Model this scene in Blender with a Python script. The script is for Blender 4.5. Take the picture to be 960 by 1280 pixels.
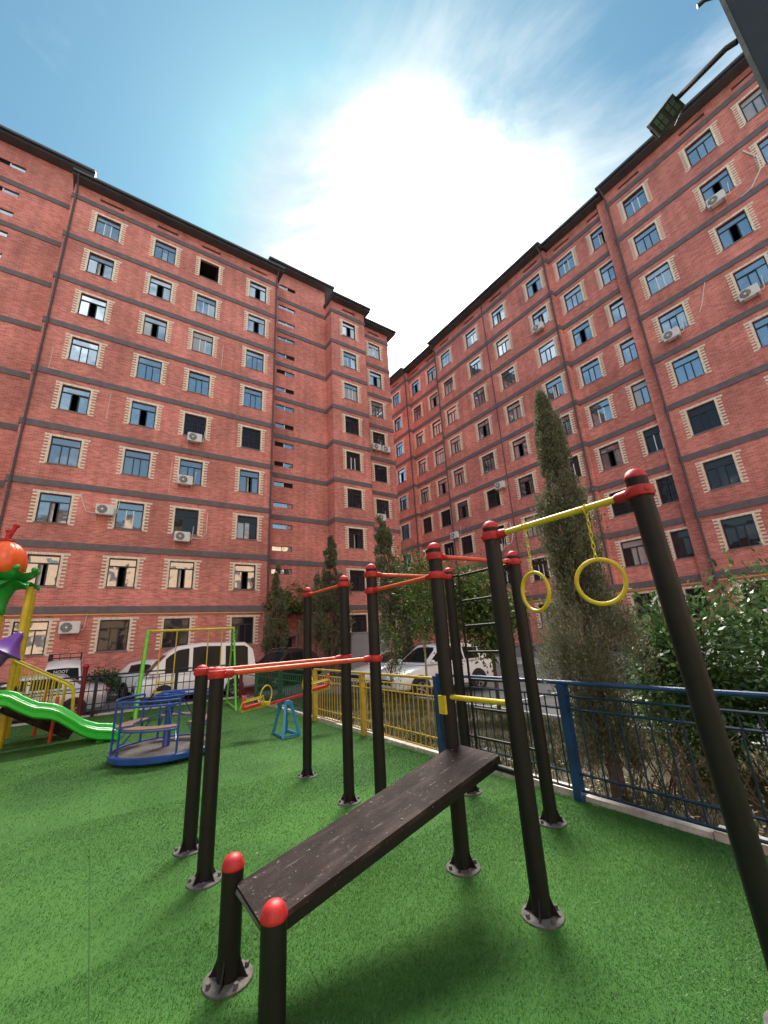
import bpy, bmesh, math, random
import numpy as np
from mathutils import Vector, Matrix, Euler
R_ = math.radians
rnd = random.Random(7)
nr = np.random.default_rng(11)
sc = bpy.context.scene
for o in list(bpy.data.objects): bpy.data.objects.remove(o)

# ------------------------------------------------------------------ camera
F_PX, PIT, ROL, YAW = 506.5, R_(16.976), R_(-3.228), R_(35.334)
hd = math.pi/2 - YAW
fwh = Vector((math.cos(hd), math.sin(hd), 0)); rt = Vector((math.sin(hd), -math.cos(hd), 0)); zz = Vector((0, 0, 1))
fw = fwh*math.cos(PIT) + zz*math.sin(PIT); up = rt.cross(fw)
cr = rt*math.cos(ROL) + up*math.sin(ROL); cu = -rt*math.sin(ROL) + up*math.cos(ROL)
cam = bpy.data.cameras.new('camera'); cam.sensor_fit = 'HORIZONTAL'; cam.sensor_width = 36
cam.lens = 36*F_PX/960; cam.clip_start = 0.05; cam.clip_end = 3000
co = bpy.data.objects.new('camera', cam); sc.collection.objects.link(co)
m = Matrix((cr, cu, -fw)).transposed().to_4x4(); m.translation = (0, 0, 1.6); co.matrix_world = m
sc.camera = co

# ------------------------------------------------------------------ light
SUN_AZ, SUN_EL = R_(60), R_(52)       # azimuth from +X towards +Y
sdir = Vector((math.cos(SUN_AZ)*math.cos(SUN_EL), math.sin(SUN_AZ)*math.cos(SUN_EL), math.sin(SUN_EL)))
sl = bpy.data.lights.new('sun', 'SUN'); sl.energy = 3.5; sl.angle = R_(30); sl.color = (1, .93, .82)
so = bpy.data.objects.new('sun', sl); sc.collection.objects.link(so)
so.rotation_euler = (-sdir).to_track_quat('-Z', 'Y').to_euler()
sc.view_settings.view_transform = 'Standard'; sc.view_settings.look = 'None'
sc.view_settings.exposure = 1.8; sc.view_settings.gamma = 1; sc.view_settings.use_curve_mapping = False

w = bpy.data.worlds.new('World'); sc.world = w; w.use_nodes = True
nt = w.node_tree; N = nt.nodes; Lk = nt.links; N.clear()
def nd(t, **k):
    n = N.new(t)
    for a, b in k.items(): setattr(n, a, b)
    return n
def mth(op, a, b=None, clamp=False):
    n = nd('ShaderNodeMath', operation=op, use_clamp=clamp)
    for i, x in enumerate((a, b)):
        if x is None: continue
        if isinstance(x, (int, float)): n.inputs[i].default_value = x
        else: Lk.new(x, n.inputs[i])
    return n.outputs[0]
out = nd('ShaderNodeOutputWorld'); bg = nd('ShaderNodeBackground'); bg.inputs[1].default_value = 0.10
Lk.new(bg.outputs[0], out.inputs[0])
sky = nd('ShaderNodeTexSky', sky_type='NISHITA', sun_disc=False)
sky.sun_elevation = SUN_EL; sky.sun_rotation = math.pi/2 - SUN_AZ; sky.air_density = 1.0; sky.dust_density = 0.6; sky.ozone_density = 2.2
tc = nd('ShaderNodeTexCoord'); sx = nd('ShaderNodeSeparateXYZ'); Lk.new(tc.outputs['Generated'], sx.inputs[0])
den = mth('ADD', mth('MAXIMUM', sx.outputs[2], 0.0), 0.22)
cx = nd('ShaderNodeCombineXYZ'); Lk.new(mth('DIVIDE', sx.outputs[0], den), cx.inputs[0]); Lk.new(mth('DIVIDE', sx.outputs[1], den), cx.inputs[1])
n1 = nd('ShaderNodeTexNoise'); n1.inputs['Scale'].default_value = 2.5; n1.inputs['Detail'].default_value = 11; n1.inputs['Roughness'].default_value = .66; n1.inputs['Distortion'].default_value = 1.0
mp = nd('ShaderNodeMapping'); mp.inputs['Rotation'].default_value = (0, 0, R_(10)); mp.inputs['Scale'].default_value = (1.0, .85, 1); mp.inputs['Location'].default_value = (7.4, 2.2, 0)
Lk.new(cx.outputs[0], mp.inputs[0]); Lk.new(mp.outputs[0], n1.inputs['Vector'])
dt = nd('ShaderNodeVectorMath', operation='DOT_PRODUCT'); Lk.new(tc.outputs['Generated'], dt.inputs[0])
gel, gaz = R_(46), R_(47)
dt.inputs[1].default_value = (math.cos(gaz)*math.cos(gel), math.sin(gaz)*math.cos(gel), math.sin(gel))
# wide sunlit cloud around the hidden sun, ragged by the noise; thin cloud elsewhere, thick bright cloud added out of view to light the walls
wide = nd('ShaderNodeMapRange', interpolation_type='SMOOTHSTEP'); wide.inputs[1].default_value = .87; wide.inputs[2].default_value = 1.0
Lk.new(dt.outputs['Value'], wide.inputs[0])
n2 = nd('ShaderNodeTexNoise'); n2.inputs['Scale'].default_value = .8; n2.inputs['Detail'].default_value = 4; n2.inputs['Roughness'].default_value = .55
mp2 = nd('ShaderNodeMapping'); mp2.inputs['Location'].default_value = (11.3, 5.2, 0); Lk.new(cx.outputs[0], mp2.inputs[0]); Lk.new(mp2.outputs[0], n2.inputs['Vector'])  # offset picked so the thick cloud lies mostly outside the view
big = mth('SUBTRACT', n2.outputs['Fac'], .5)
cm = mth('ADD', mth('ADD', mth('MULTIPLY', wide.outputs[0], .78), mth('MULTIPLY', mth('SUBTRACT', n1.outputs['Fac'], .5), 2.3)), mth('MULTIPLY', big, 2.6))
mr = nd('ShaderNodeMapRange', interpolation_type='SMOOTHSTEP'); mr.inputs[1].default_value = -.24; mr.inputs[2].default_value = .95; Lk.new(cm, mr.inputs[0])
hz = nd('ShaderNodeMapRange'); hz.inputs[1].default_value = .45; hz.inputs[2].default_value = .0; hz.inputs[3].default_value = 0; hz.inputs[4].default_value = .55; Lk.new(sx.outputs[2], hz.inputs[0])
mask = mth('MAXIMUM', mr.outputs[0], hz.outputs[0], True)
thin = mth('ADD', mth('MULTIPLY', mask, .92), .05, True)
core = nd('ShaderNodeMapRange', interpolation_type='SMOOTHSTEP'); core.inputs[1].default_value = .945; core.inputs[2].default_value = 1.0; Lk.new(dt.outputs['Value'], core.inputs[0])
thick = nd('ShaderNodeMapRange', interpolation_type='SMOOTHSTEP'); thick.inputs[1].default_value = .0; thick.inputs[2].default_value = .16; thick.inputs[4].default_value = .85; Lk.new(big, thick.inputs[0])  # bright cloud added mostly out of view as fill light for the walls
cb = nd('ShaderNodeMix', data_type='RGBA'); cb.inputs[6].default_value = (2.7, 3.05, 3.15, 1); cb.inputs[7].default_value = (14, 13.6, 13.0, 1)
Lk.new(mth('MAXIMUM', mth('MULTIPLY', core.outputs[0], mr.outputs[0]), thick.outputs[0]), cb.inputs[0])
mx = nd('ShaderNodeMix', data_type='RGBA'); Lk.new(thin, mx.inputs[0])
sk2 = nd('ShaderNodeMix', data_type='RGBA', blend_type='MULTIPLY'); sk2.inputs[0].default_value = 1; Lk.new(sky.outputs[0], sk2.inputs[6]); sk2.inputs[7].default_value = (.275, .475, .445, 1)
cap = nd('ShaderNodeMix', data_type='RGBA', blend_type='DARKEN'); cap.inputs[0].default_value = 1; Lk.new(sk2.outputs[2], cap.inputs[6]); cap.inputs[7].default_value = (1.75, 2.35, 2.7, 1)
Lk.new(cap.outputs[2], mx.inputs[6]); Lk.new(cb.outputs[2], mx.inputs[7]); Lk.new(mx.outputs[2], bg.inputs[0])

# ------------------------------------------------------------------ materials
def mat(name, col, rough=.6, metal=0, spec=.5, noise=0, nscale=8, bump=0, bscale=40, col2=None, coat=0):
    m = bpy.data.materials.new(name); m.use_nodes = True; t = m.node_tree; b = t.nodes['Principled BSDF']
    b.inputs['Roughness'].default_value = rough; b.inputs['Metallic'].default_value = metal
    b.inputs['Specular IOR Level'].default_value = spec; b.inputs['Coat Weight'].default_value = coat
    b.inputs['Base Color'].default_value = (*col, 1)
    co_ = t.nodes.new('ShaderNodeTexCoord')
    if noise or col2:
        n = t.nodes.new('ShaderNodeTexNoise'); n.inputs['Scale'].default_value = nscale; n.inputs['Detail'].default_value = 6; n.inputs['Roughness'].default_value = .65
        t.links.new(co_.outputs['Object'], n.inputs['Vector'])
        mxn = t.nodes.new('ShaderNodeMix'); mxn.data_type = 'RGBA'
        c2 = col2 or tuple(c*(1-noise) for c in col); c1 = col if col2 else tuple(min(1, c*(1+noise)) for c in col)
        mxn.inputs[6].default_value = (*c1, 1); mxn.inputs[7].default_value = (*c2, 1)
        r = t.nodes.new('ShaderNodeMapRange'); r.inputs[1].default_value = .35; r.inputs[2].default_value = .65
        t.links.new(n.outputs['Fac'], r.inputs[0]); t.links.new(r.outputs[0], mxn.inputs[0]); t.links.new(mxn.outputs[2], b.inputs['Base Color'])
        rr = t.nodes.new('ShaderNodeMapRange'); rr.inputs[3].default_value = max(.03, rough-.08); rr.inputs[4].default_value = min(1, rough+.1)
        t.links.new(n.outputs['Fac'], rr.inputs[0]); t.links.new(rr.outputs[0], b.inputs['Roughness'])
    if bump:
        n = t.nodes.new('ShaderNodeTexNoise'); n.inputs['Scale'].default_value = bscale; n.inputs['Detail'].default_value = 5
        t.links.new(co_.outputs['Object'], n.inputs['Vector'])
        bp = t.nodes.new('ShaderNodeBump'); bp.inputs['Strength'].default_value = bump; bp.inputs['Distance'].default_value = .02
        t.links.new(n.outputs['Fac'], bp.inputs['Height']); t.links.new(bp.outputs[0], b.inputs['Normal'])
    return m

def brick_mat(name, c1, c2, mortar, blotch=.34):
    m = bpy.data.materials.new(name); m.use_nodes = True; t = m.node_tree; b = t.nodes['Principled BSDF']; L = t.links
    g = t.nodes.new('ShaderNodeNewGeometry'); s = t.nodes.new('ShaderNodeSeparateXYZ'); L.new(g.outputs['Position'], s.inputs[0])
    a = t.nodes.new('ShaderNodeMath'); a.operation = 'ADD'; L.new(s.outputs[0], a.inputs[0]); L.new(s.outputs[1], a.inputs[1])
    c = t.nodes.new('ShaderNodeCombineXYZ'); L.new(a.outputs[0], c.inputs[0]); L.new(s.outputs[2], c.inputs[1])
    br = t.nodes.new('ShaderNodeTexBrick'); br.inputs['Scale'].default_value = 1; br.inputs['Brick Width'].default_value = .26; br.inputs['Row Height'].default_value = .078
    br.inputs['Mortar Size'].default_value = .010; br.inputs['Mortar Smooth'].default_value = .3; br.inputs['Bias'].default_value = 0
    br.inputs['Color1'].default_value = (*c1, 1); br.inputs['Color2'].default_value = (*c2, 1); br.inputs['Mortar'].default_value = (*mortar, 1)
    L.new(c.outputs[0], br.inputs['Vector'])
    # streaky weathering: stretched along the courses, plus broad blotches
    mpn = t.nodes.new('ShaderNodeMapping'); mpn.inputs['Scale'].default_value = (.9, 5.5, 1); L.new(c.outputs[0], mpn.inputs[0])
    n1 = t.nodes.new('ShaderNodeTexNoise'); n1.inputs['Scale'].default_value = 2.2; n1.inputs['Detail'].default_value = 8; n1.inputs['Roughness'].default_value = .7; L.new(mpn.outputs[0], n1.inputs['Vector'])
    n2 = t.nodes.new('ShaderNodeTexNoise'); n2.inputs['Scale'].default_value = .35; n2.inputs['Detail'].default_value = 4; L.new(c.outputs[0], n2.inputs['Vector'])
    ad = t.nodes.new('ShaderNodeMath'); ad.operation = 'ADD'; L.new(n1.outputs['Fac'], ad.inputs[0]); L.new(n2.outputs['Fac'], ad.inputs[1])
    r = t.nodes.new('ShaderNodeMapRange'); r.inputs[1].default_value = .7; r.inputs[2].default_value = 1.3; r.inputs[3].default_value = 1-blotch; r.inputs[4].default_value = 1+blotch; L.new(ad.outputs[0], r.inputs[0])
    mx = t.nodes.new('ShaderNodeMix'); mx.data_type = 'RGBA'; mx.blend_type = 'MULTIPLY'; mx.inputs[0].default_value = 1; L.new(br.outputs['Color'], mx.inputs[6]); L.new(r.outputs[0], mx.inputs[7])
    # pale efflorescence
    n3 = t.nodes.new('ShaderNodeTexNoise'); n3.inputs['Scale'].default_value = .5; n3.inputs['Detail'].default_value = 9; n3.inputs['Roughness'].default_value = .75; L.new(mpn.outputs[0], n3.inputs['Vector'])
    r3 = t.nodes.new('ShaderNodeMapRange'); r3.inputs[1].default_value = .6; r3.inputs[2].default_value = .78; r3.inputs[4].default_value = .38; L.new(n3.outputs['Fac'], r3.inputs[0])
    m3 = t.nodes.new('ShaderNodeMix'); m3.data_type = 'RGBA'; L.new(r3.outputs[0], m3.inputs[0]); L.new(mx.outputs[2], m3.inputs[6]); m3.inputs[7].default_value = (.74, .46, .40, 1)
    mp4 = t.nodes.new('ShaderNodeMapping'); mp4.inputs['Scale'].default_value = (1.6, .09, 1); L.new(c.outputs[0], mp4.inputs[0])
    n4 = t.nodes.new('ShaderNodeTexNoise'); n4.inputs['Scale'].default_value = 1.5; n4.inputs['Detail'].default_value = 6; L.new(mp4.outputs[0], n4.inputs['Vector'])
    r4 = t.nodes.new('ShaderNodeMapRange'); r4.inputs[1].default_value = .42; r4.inputs[2].default_value = .66; r4.inputs[3].default_value = 1.06; r4.inputs[4].default_value = .86; L.new(n4.outputs['Fac'], r4.inputs[0])
    m4 = t.nodes.new('ShaderNodeMix'); m4.data_type = 'RGBA'; m4.blend_type = 'MULTIPLY'; m4.inputs[0].default_value = 1; L.new(m3.outputs[2], m4.inputs[6]); L.new(r4.outputs[0], m4.inputs[7])
    L.new(m4.outputs[2], b.inputs['Base Color']); b.inputs['Roughness'].default_value = .85
    bp = t.nodes.new('ShaderNodeBump'); bp.inputs['Strength'].default_value = .5; bp.inputs['Distance'].default_value = .008; bp.invert = True
    L.new(br.outputs['Fac'], bp.inputs['Height']); L.new(bp.outputs[0], b.inputs['Normal'])
    return m

def leaf_mat(name, cols, rough=.55, trans=.25):
    m = bpy.data.materials.new(name); m.use_nodes = True; t = m.node_tree; b = t.nodes['Principled BSDF']; L = t.links
    g = t.nodes.new('ShaderNodeNewGeometry'); r = t.nodes.new('ShaderNodeValToRGB'); r.color_ramp.interpolation = 'LINEAR'
    e = r.color_ramp.elements
    while len(e) < len(cols): e.new(.5)
    for i, c in enumerate(cols): e[i].position = i/(len(cols)-1); e[i].color = (*c, 1)
    L.new(g.outputs['Random Per Island'], r.inputs[0]); L.new(r.outputs[0], b.inputs['Base Color'])
    b.inputs['Roughness'].default_value = rough; b.inputs['Specular IOR Level'].default_value = .35
    if trans:
        tr = t.nodes.new('ShaderNodeBsdfTranslucent'); L.new(r.outputs[0], tr.inputs[0])
        mx = t.nodes.new('ShaderNodeMixShader'); mx.inputs[0].default_value = trans
        L.new(b.outputs[0], mx.inputs[1]); L.new(tr.outputs[0], mx.inputs[2]); L.new(mx.outputs[0], t.nodes['Material Output'].inputs[0])
    return m

def glass_mat(name, tint, refl=.75, rough=.03, wob=.12):
    m = bpy.data.materials.new(name); m.use_nodes = True; t = m.node_tree; b = t.nodes['Principled BSDF']; L = t.links
    b.inputs['Base Color'].default_value = (*tint, 1); b.inputs['Metallic'].default_value = refl; b.inputs['Roughness'].default_value = rough
    g = t.nodes.new('ShaderNodeNewGeometry')
    n = t.nodes.new('ShaderNodeTexNoise'); n.inputs['Scale'].default_value = 1.3; n.inputs['Detail'].default_value = 1.5; L.new(g.outputs['Position'], n.inputs['Vector'])
    bp = t.nodes.new('ShaderNodeBump'); bp.inputs['Strength'].default_value = wob; bp.inputs['Distance'].default_value = .06
    L.new(n.outputs['Fac'], bp.inputs['Height']); L.new(bp.outputs[0], b.inputs['Normal'])
    return m

M = {}
M['brick'] = brick_mat('red brick', (.72, .240, .192), (.50, .126, .098), (.62, .34, .285))
M['brick_peach'] = brick_mat('peach plaster', (.84, .55, .35), (.82, .52, .32), (.84, .55, .35), .1)
M['band'] = mat('grey brown band', (.150, .128, .138), .75, noise=.15, nscale=3)
M['cream'] = mat('cream brick', (.86, .77, .60), .8, noise=.18, nscale=6)
M['eave'] = mat('dark sheet metal eave', (.075, .082, .092), .5, metal=.2, noise=.2, nscale=1.5)
M['plinth'] = mat('grey render plinth', (.24, .235, .235), .85, noise=.12, nscale=2)
M['frame_dark'] = mat('dark window frame', (.018, .022, .028), .4)
M['frame_white'] = mat('white window frame', (.75, .75, .74), .4)
M['void'] = mat('dark room', (.012, .011, .011), .9)
M['room'] = mat('room interior', (.06, .055, .05), .9, noise=.5, nscale=2)
M['glass'] = glass_mat('coated glass', (.52, .60, .66), .85)
M['glass_dark'] = glass_mat('smoked glass', (.045, .047, .052), .5)
M['glass_clear'] = glass_mat('greyish glass', (.36, .40, .44), .78, wob=.14)
M['glass_curt'] = glass_mat('glass over pale curtain', (.50, .49, .47), .35)
M['curtain'] = mat('pale curtain', (.6, .58, .54), .9, noise=.25, nscale=9)
M['pipe'] = mat('brown downpipe', (.085, .066, .072), .45, noise=.2)
M['gas'] = mat('yellow gas pipe', (.70, .40, .13), .5)
M['ac'] = mat('white ac casing', (.72, .72, .69), .5, noise=.06, nscale=5)
M['ac_dark'] = mat('ac fan dark', (.06, .06, .06), .6)
M['cable'] = mat('white conduit', (.72, .68, .64), .6)
M['turf'] = mat('turf backing', (.032, .128, .011), .95, col2=(.050, .165, .020), nscale=1.1, bump=.6, bscale=160)
M['asphalt'] = mat('asphalt', (.13, .132, .135), .9, noise=.25, nscale=1.2, bump=.3, bscale=120)
M['soil'] = mat('dry soil', (.10, .078, .052), .95, col2=(.055, .055, .028), nscale=2.2, bump=.8, bscale=25)
M['kerb'] = mat('pale kerb', (.62, .58, .52), .85, noise=.25, nscale=7, bump=.4, bscale=30)
M['kerb_grey'] = mat('grey kerb', (.42, .42, .41), .85, noise=.2, nscale=5)
M['paint_white'] = mat('road paint', (.75, .75, .73), .7, noise=.15, nscale=6)
M['post'] = mat('charcoal powder coat', (.0078, .0080, .0086), .5, spec=.32, noise=.3, nscale=5, bump=.06, bscale=200)
M['red'] = mat('red plastic', (.42, .011, .014), .5, noise=.25, nscale=14, bump=.08, bscale=90)
M['orange'] = mat('orange red paint', (.58, .075, .022), .35, noise=.15, nscale=10)
M['yellow'] = mat('yellow paint', (.58, .44, .022), .38, noise=.12, nscale=9)
M['yellow_fence'] = mat('faded yellow paint', (.50, .35, .045), .45, noise=.2, nscale=6)
M['blue'] = mat('blue paint', (.012, .050, .16), .35, noise=.35, nscale=3, coat=.15)
M['blue_mgr'] = mat('bright blue paint', (.012, .065, .28), .3, noise=.25, nscale=6, coat=.2)
M['blue_dark'] = mat('dark teal blue paint', (.009, .032, .065), .4, noise=.4, nscale=4)
M['navy'] = mat('black navy paint', (.012, .016, .03), .45)
M['green_paint'] = mat('dark green paint', (.012, .10, .045), .4, noise=.2)
M['maroon'] = mat('maroon paint', (.17, .012, .022), .4, noise=.2)
M['swing_green'] = mat('apple green paint', (.16, .55, .04), .35, noise=.15)
M['plastic_green'] = mat('green slide plastic', (.030, .50, .045), .22, noise=.1, nscale=3, coat=.25)
M['leaf_green'] = mat('green moulded plastic', (.02, .30, .045), .28, noise=.1, nscale=3)
M['pumpkin'] = mat('orange moulded plastic', (.88, .13, .025), .3, noise=.1, nscale=3)
M['purple'] = mat('purple moulded plastic', (.16, .055, .34), .28, noise=.1, nscale=3)
M['board'] = mat('dark brown plywood', (.024, .0145, .0135), .72, spec=.16, col2=(.014, .0085, .008), nscale=9, bump=.25, bscale=110)
def speckle(m, col, scale, lo, hi, stretch=None):
    t = m.node_tree; b = t.nodes['Principled BSDF']; old = b.inputs['Base Color'].links[0].from_socket
    c = t.nodes.new('ShaderNodeTexCoord'); n = t.nodes.new('ShaderNodeTexNoise'); n.inputs['Scale'].default_value = scale; n.inputs['Detail'].default_value = 3
    if stretch: k = t.nodes.new('ShaderNodeMapping'); k.inputs['Scale'].default_value = stretch; t.links.new(c.outputs['Object'], k.inputs[0]); t.links.new(k.outputs[0], n.inputs['Vector'])
    else: t.links.new(c.outputs['Object'], n.inputs['Vector'])
    r = t.nodes.new('ShaderNodeMapRange'); r.inputs[1].default_value = lo; r.inputs[2].default_value = hi; t.links.new(n.outputs['Fac'], r.inputs[0])
    x = t.nodes.new('ShaderNodeMix'); x.data_type = 'RGBA'; t.links.new(r.outputs[0], x.inputs[0]); t.links.new(old, x.inputs[6]); x.inputs[7].default_value = (*col, 1); t.links.new(x.outputs[2], b.inputs['Base Color'])
speckle(M['board'], (.050, .033, .031), 14, .50, .72, (.3, 1, .3)); speckle(M['board'], (.09, .075, .07), 30, .64, .74, (.25, 1, .25)); speckle(M['board'], (.22, .20, .19), 60, .67, .74)
speckle(M['post'], (.033, .033, .034), 40, .67, .78)
M['flange'] = mat('weathered flange', (.13, .122, .115), .8, col2=(.06, .056, .053), nscale=22, bump=.2, bscale=90)
M['seat_brown'] = mat('brown board', (.19, .10, .08), .6, noise=.2)
M['deck'] = mat('worn checker deck', (.15, .135, .13), .7, col2=(.085, .062, .058), nscale=9, bump=.4, bscale=60)
M['seesaw_blue'] = mat('sky blue paint', (.03, .25, .50), .35, noise=.12)
M['rubber'] = mat('black rubber', (.018, .018, .018), .8)
M['steel'] = mat('dark steel', (.028, .031, .034), .45, noise=.3, nscale=4)
M['steel_edge'] = mat('grey steel edge', (.14, .145, .155), .5, noise=.35, nscale=9)
M['lens'] = mat('floodlight lens', (.10, .115, .135), .25)
M['car_white'] = mat('white car paint', (.86, .86, .85), .25, coat=.6)
M['car_silver'] = mat('silver car paint', (.50, .52, .53), .3, metal=.35, coat=.6)
M['car_blue'] = mat('navy car paint', (.02, .05, .12), .25, coat=.6)
M['car_black'] = mat('dark green car paint', (.012, .022, .02), .22, coat=.8)
M['car_glass'] = mat('car window glass', (.016, .018, .02), .08, spec=.12)
M['trim'] = mat('black trim', (.02, .02, .02), .5)
M['chrome'] = mat('bright metal trim', (.6, .6, .6), .25, metal=.9)
M['lamp_red'] = mat('red tail lamp', (.42, .015, .02), .2, coat=.5)
M['lamp_clear'] = mat('clear lamp', (.62, .64, .66), .12, metal=.3, coat=.5)
M['plate'] = mat('number plate', (.7, .7, .68), .4)
M['rim'] = mat('alloy rim', (.42, .43, .44), .35, metal=.7)
M['grey_panel'] = mat('grey painted panel', (.30, .295, .31), .6, noise=.06, nscale=1)
M['awning'] = mat('dark blue awning', (.028, .03, .042), .6, noise=.2)
M['bark'] = mat('brown bark', (.11, .075, .055), .9, noise=.35, nscale=14, bump=.6, bscale=40)
M['bark_pale'] = mat('pale bark', (.30, .24, .17), .9, noise=.3, nscale=14)
M['cypress'] = leaf_mat('cypress sprays', [(.10, .115, .070), (.150, .165, .102), (.195, .198, .135), (.28, .26, .195)], .7, .3)
M['cypress_green'] = leaf_mat('green cypress sprays', [(.085, .108, .058), (.125, .150, .078), (.165, .18, .10), (.22, .215, .13)], .7, .15)
M['bush'] = leaf_mat('glossy bush leaves', [(.030, .075, .022), (.055, .120, .032), (.085, .165, .050), (.17, .25, .11)], .30, .25)
M['tree_leaf'] = leaf_mat('young tree leaves', [(.030, .075, .018), (.055, .110, .026), (.10, .16, .038), (.18, .19, .05)], .5, .3)
M['vine_leaf'] = leaf_mat('vine leaves', [(.05, .09, .02), (.11, .16, .035), (.24, .24, .06), (.30, .26, .09)], .5, .3)
M['seam'] = mat('turf seam', (.016, .070, .012), .95)
M['blade'] = leaf_mat('turf blades', [(.025, .120, .008), (.042, .158, .013), (.062, .196, .025), (.115, .25, .07)], .45, .15)
M['dry_grass'] = leaf_mat('dry grass', [(.03, .06, .015), (.065, .085, .026), (.11, .10, .045), (.17, .14, .075)], .8, .2)
M['litter'] = leaf_mat('fallen leaves', [(.35, .30, .16), (.5, .45, .33), (.22, .13, .06), (.55, .5, .42)], .8, .1)

def vary(m, amt, scale):
    t = m.node_tree; b = t.nodes['Principled BSDF']; old = b.inputs['Base Color'].links[0].from_socket
    g = t.nodes.new('ShaderNodeNewGeometry'); n = t.nodes.new('ShaderNodeTexNoise'); n.inputs['Scale'].default_value = scale; n.inputs['Detail'].default_value = 5; n.inputs['Distortion'].default_value = .6; t.links.new(g.outputs['Position'], n.inputs['Vector'])
    r = t.nodes.new('ShaderNodeValToRGB'); r.color_ramp.elements[0].position = .34; r.color_ramp.elements[1].position = .68
    r.color_ramp.elements[0].color = (.68, .76, .78, 1); r.color_ramp.elements[1].color = (1.35, 1.18, 1.45, 1); t.links.new(n.outputs['Fac'], r.inputs[0])
    x = t.nodes.new('ShaderNodeMix'); x.data_type = 'RGBA'; x.blend_type = 'MULTIPLY'; x.inputs[0].default_value = amt; t.links.new(old, x.inputs[6]); t.links.new(r.outputs[0], x.inputs[7])
    for l in list(t.links):
        if l.from_socket == old and l.to_node != x: to = l.to_socket; t.links.remove(l); t.links.new(x.outputs[2], to)
vary(M['blade'], 1, .75); vary(M['turf'], 1, .75)

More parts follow.
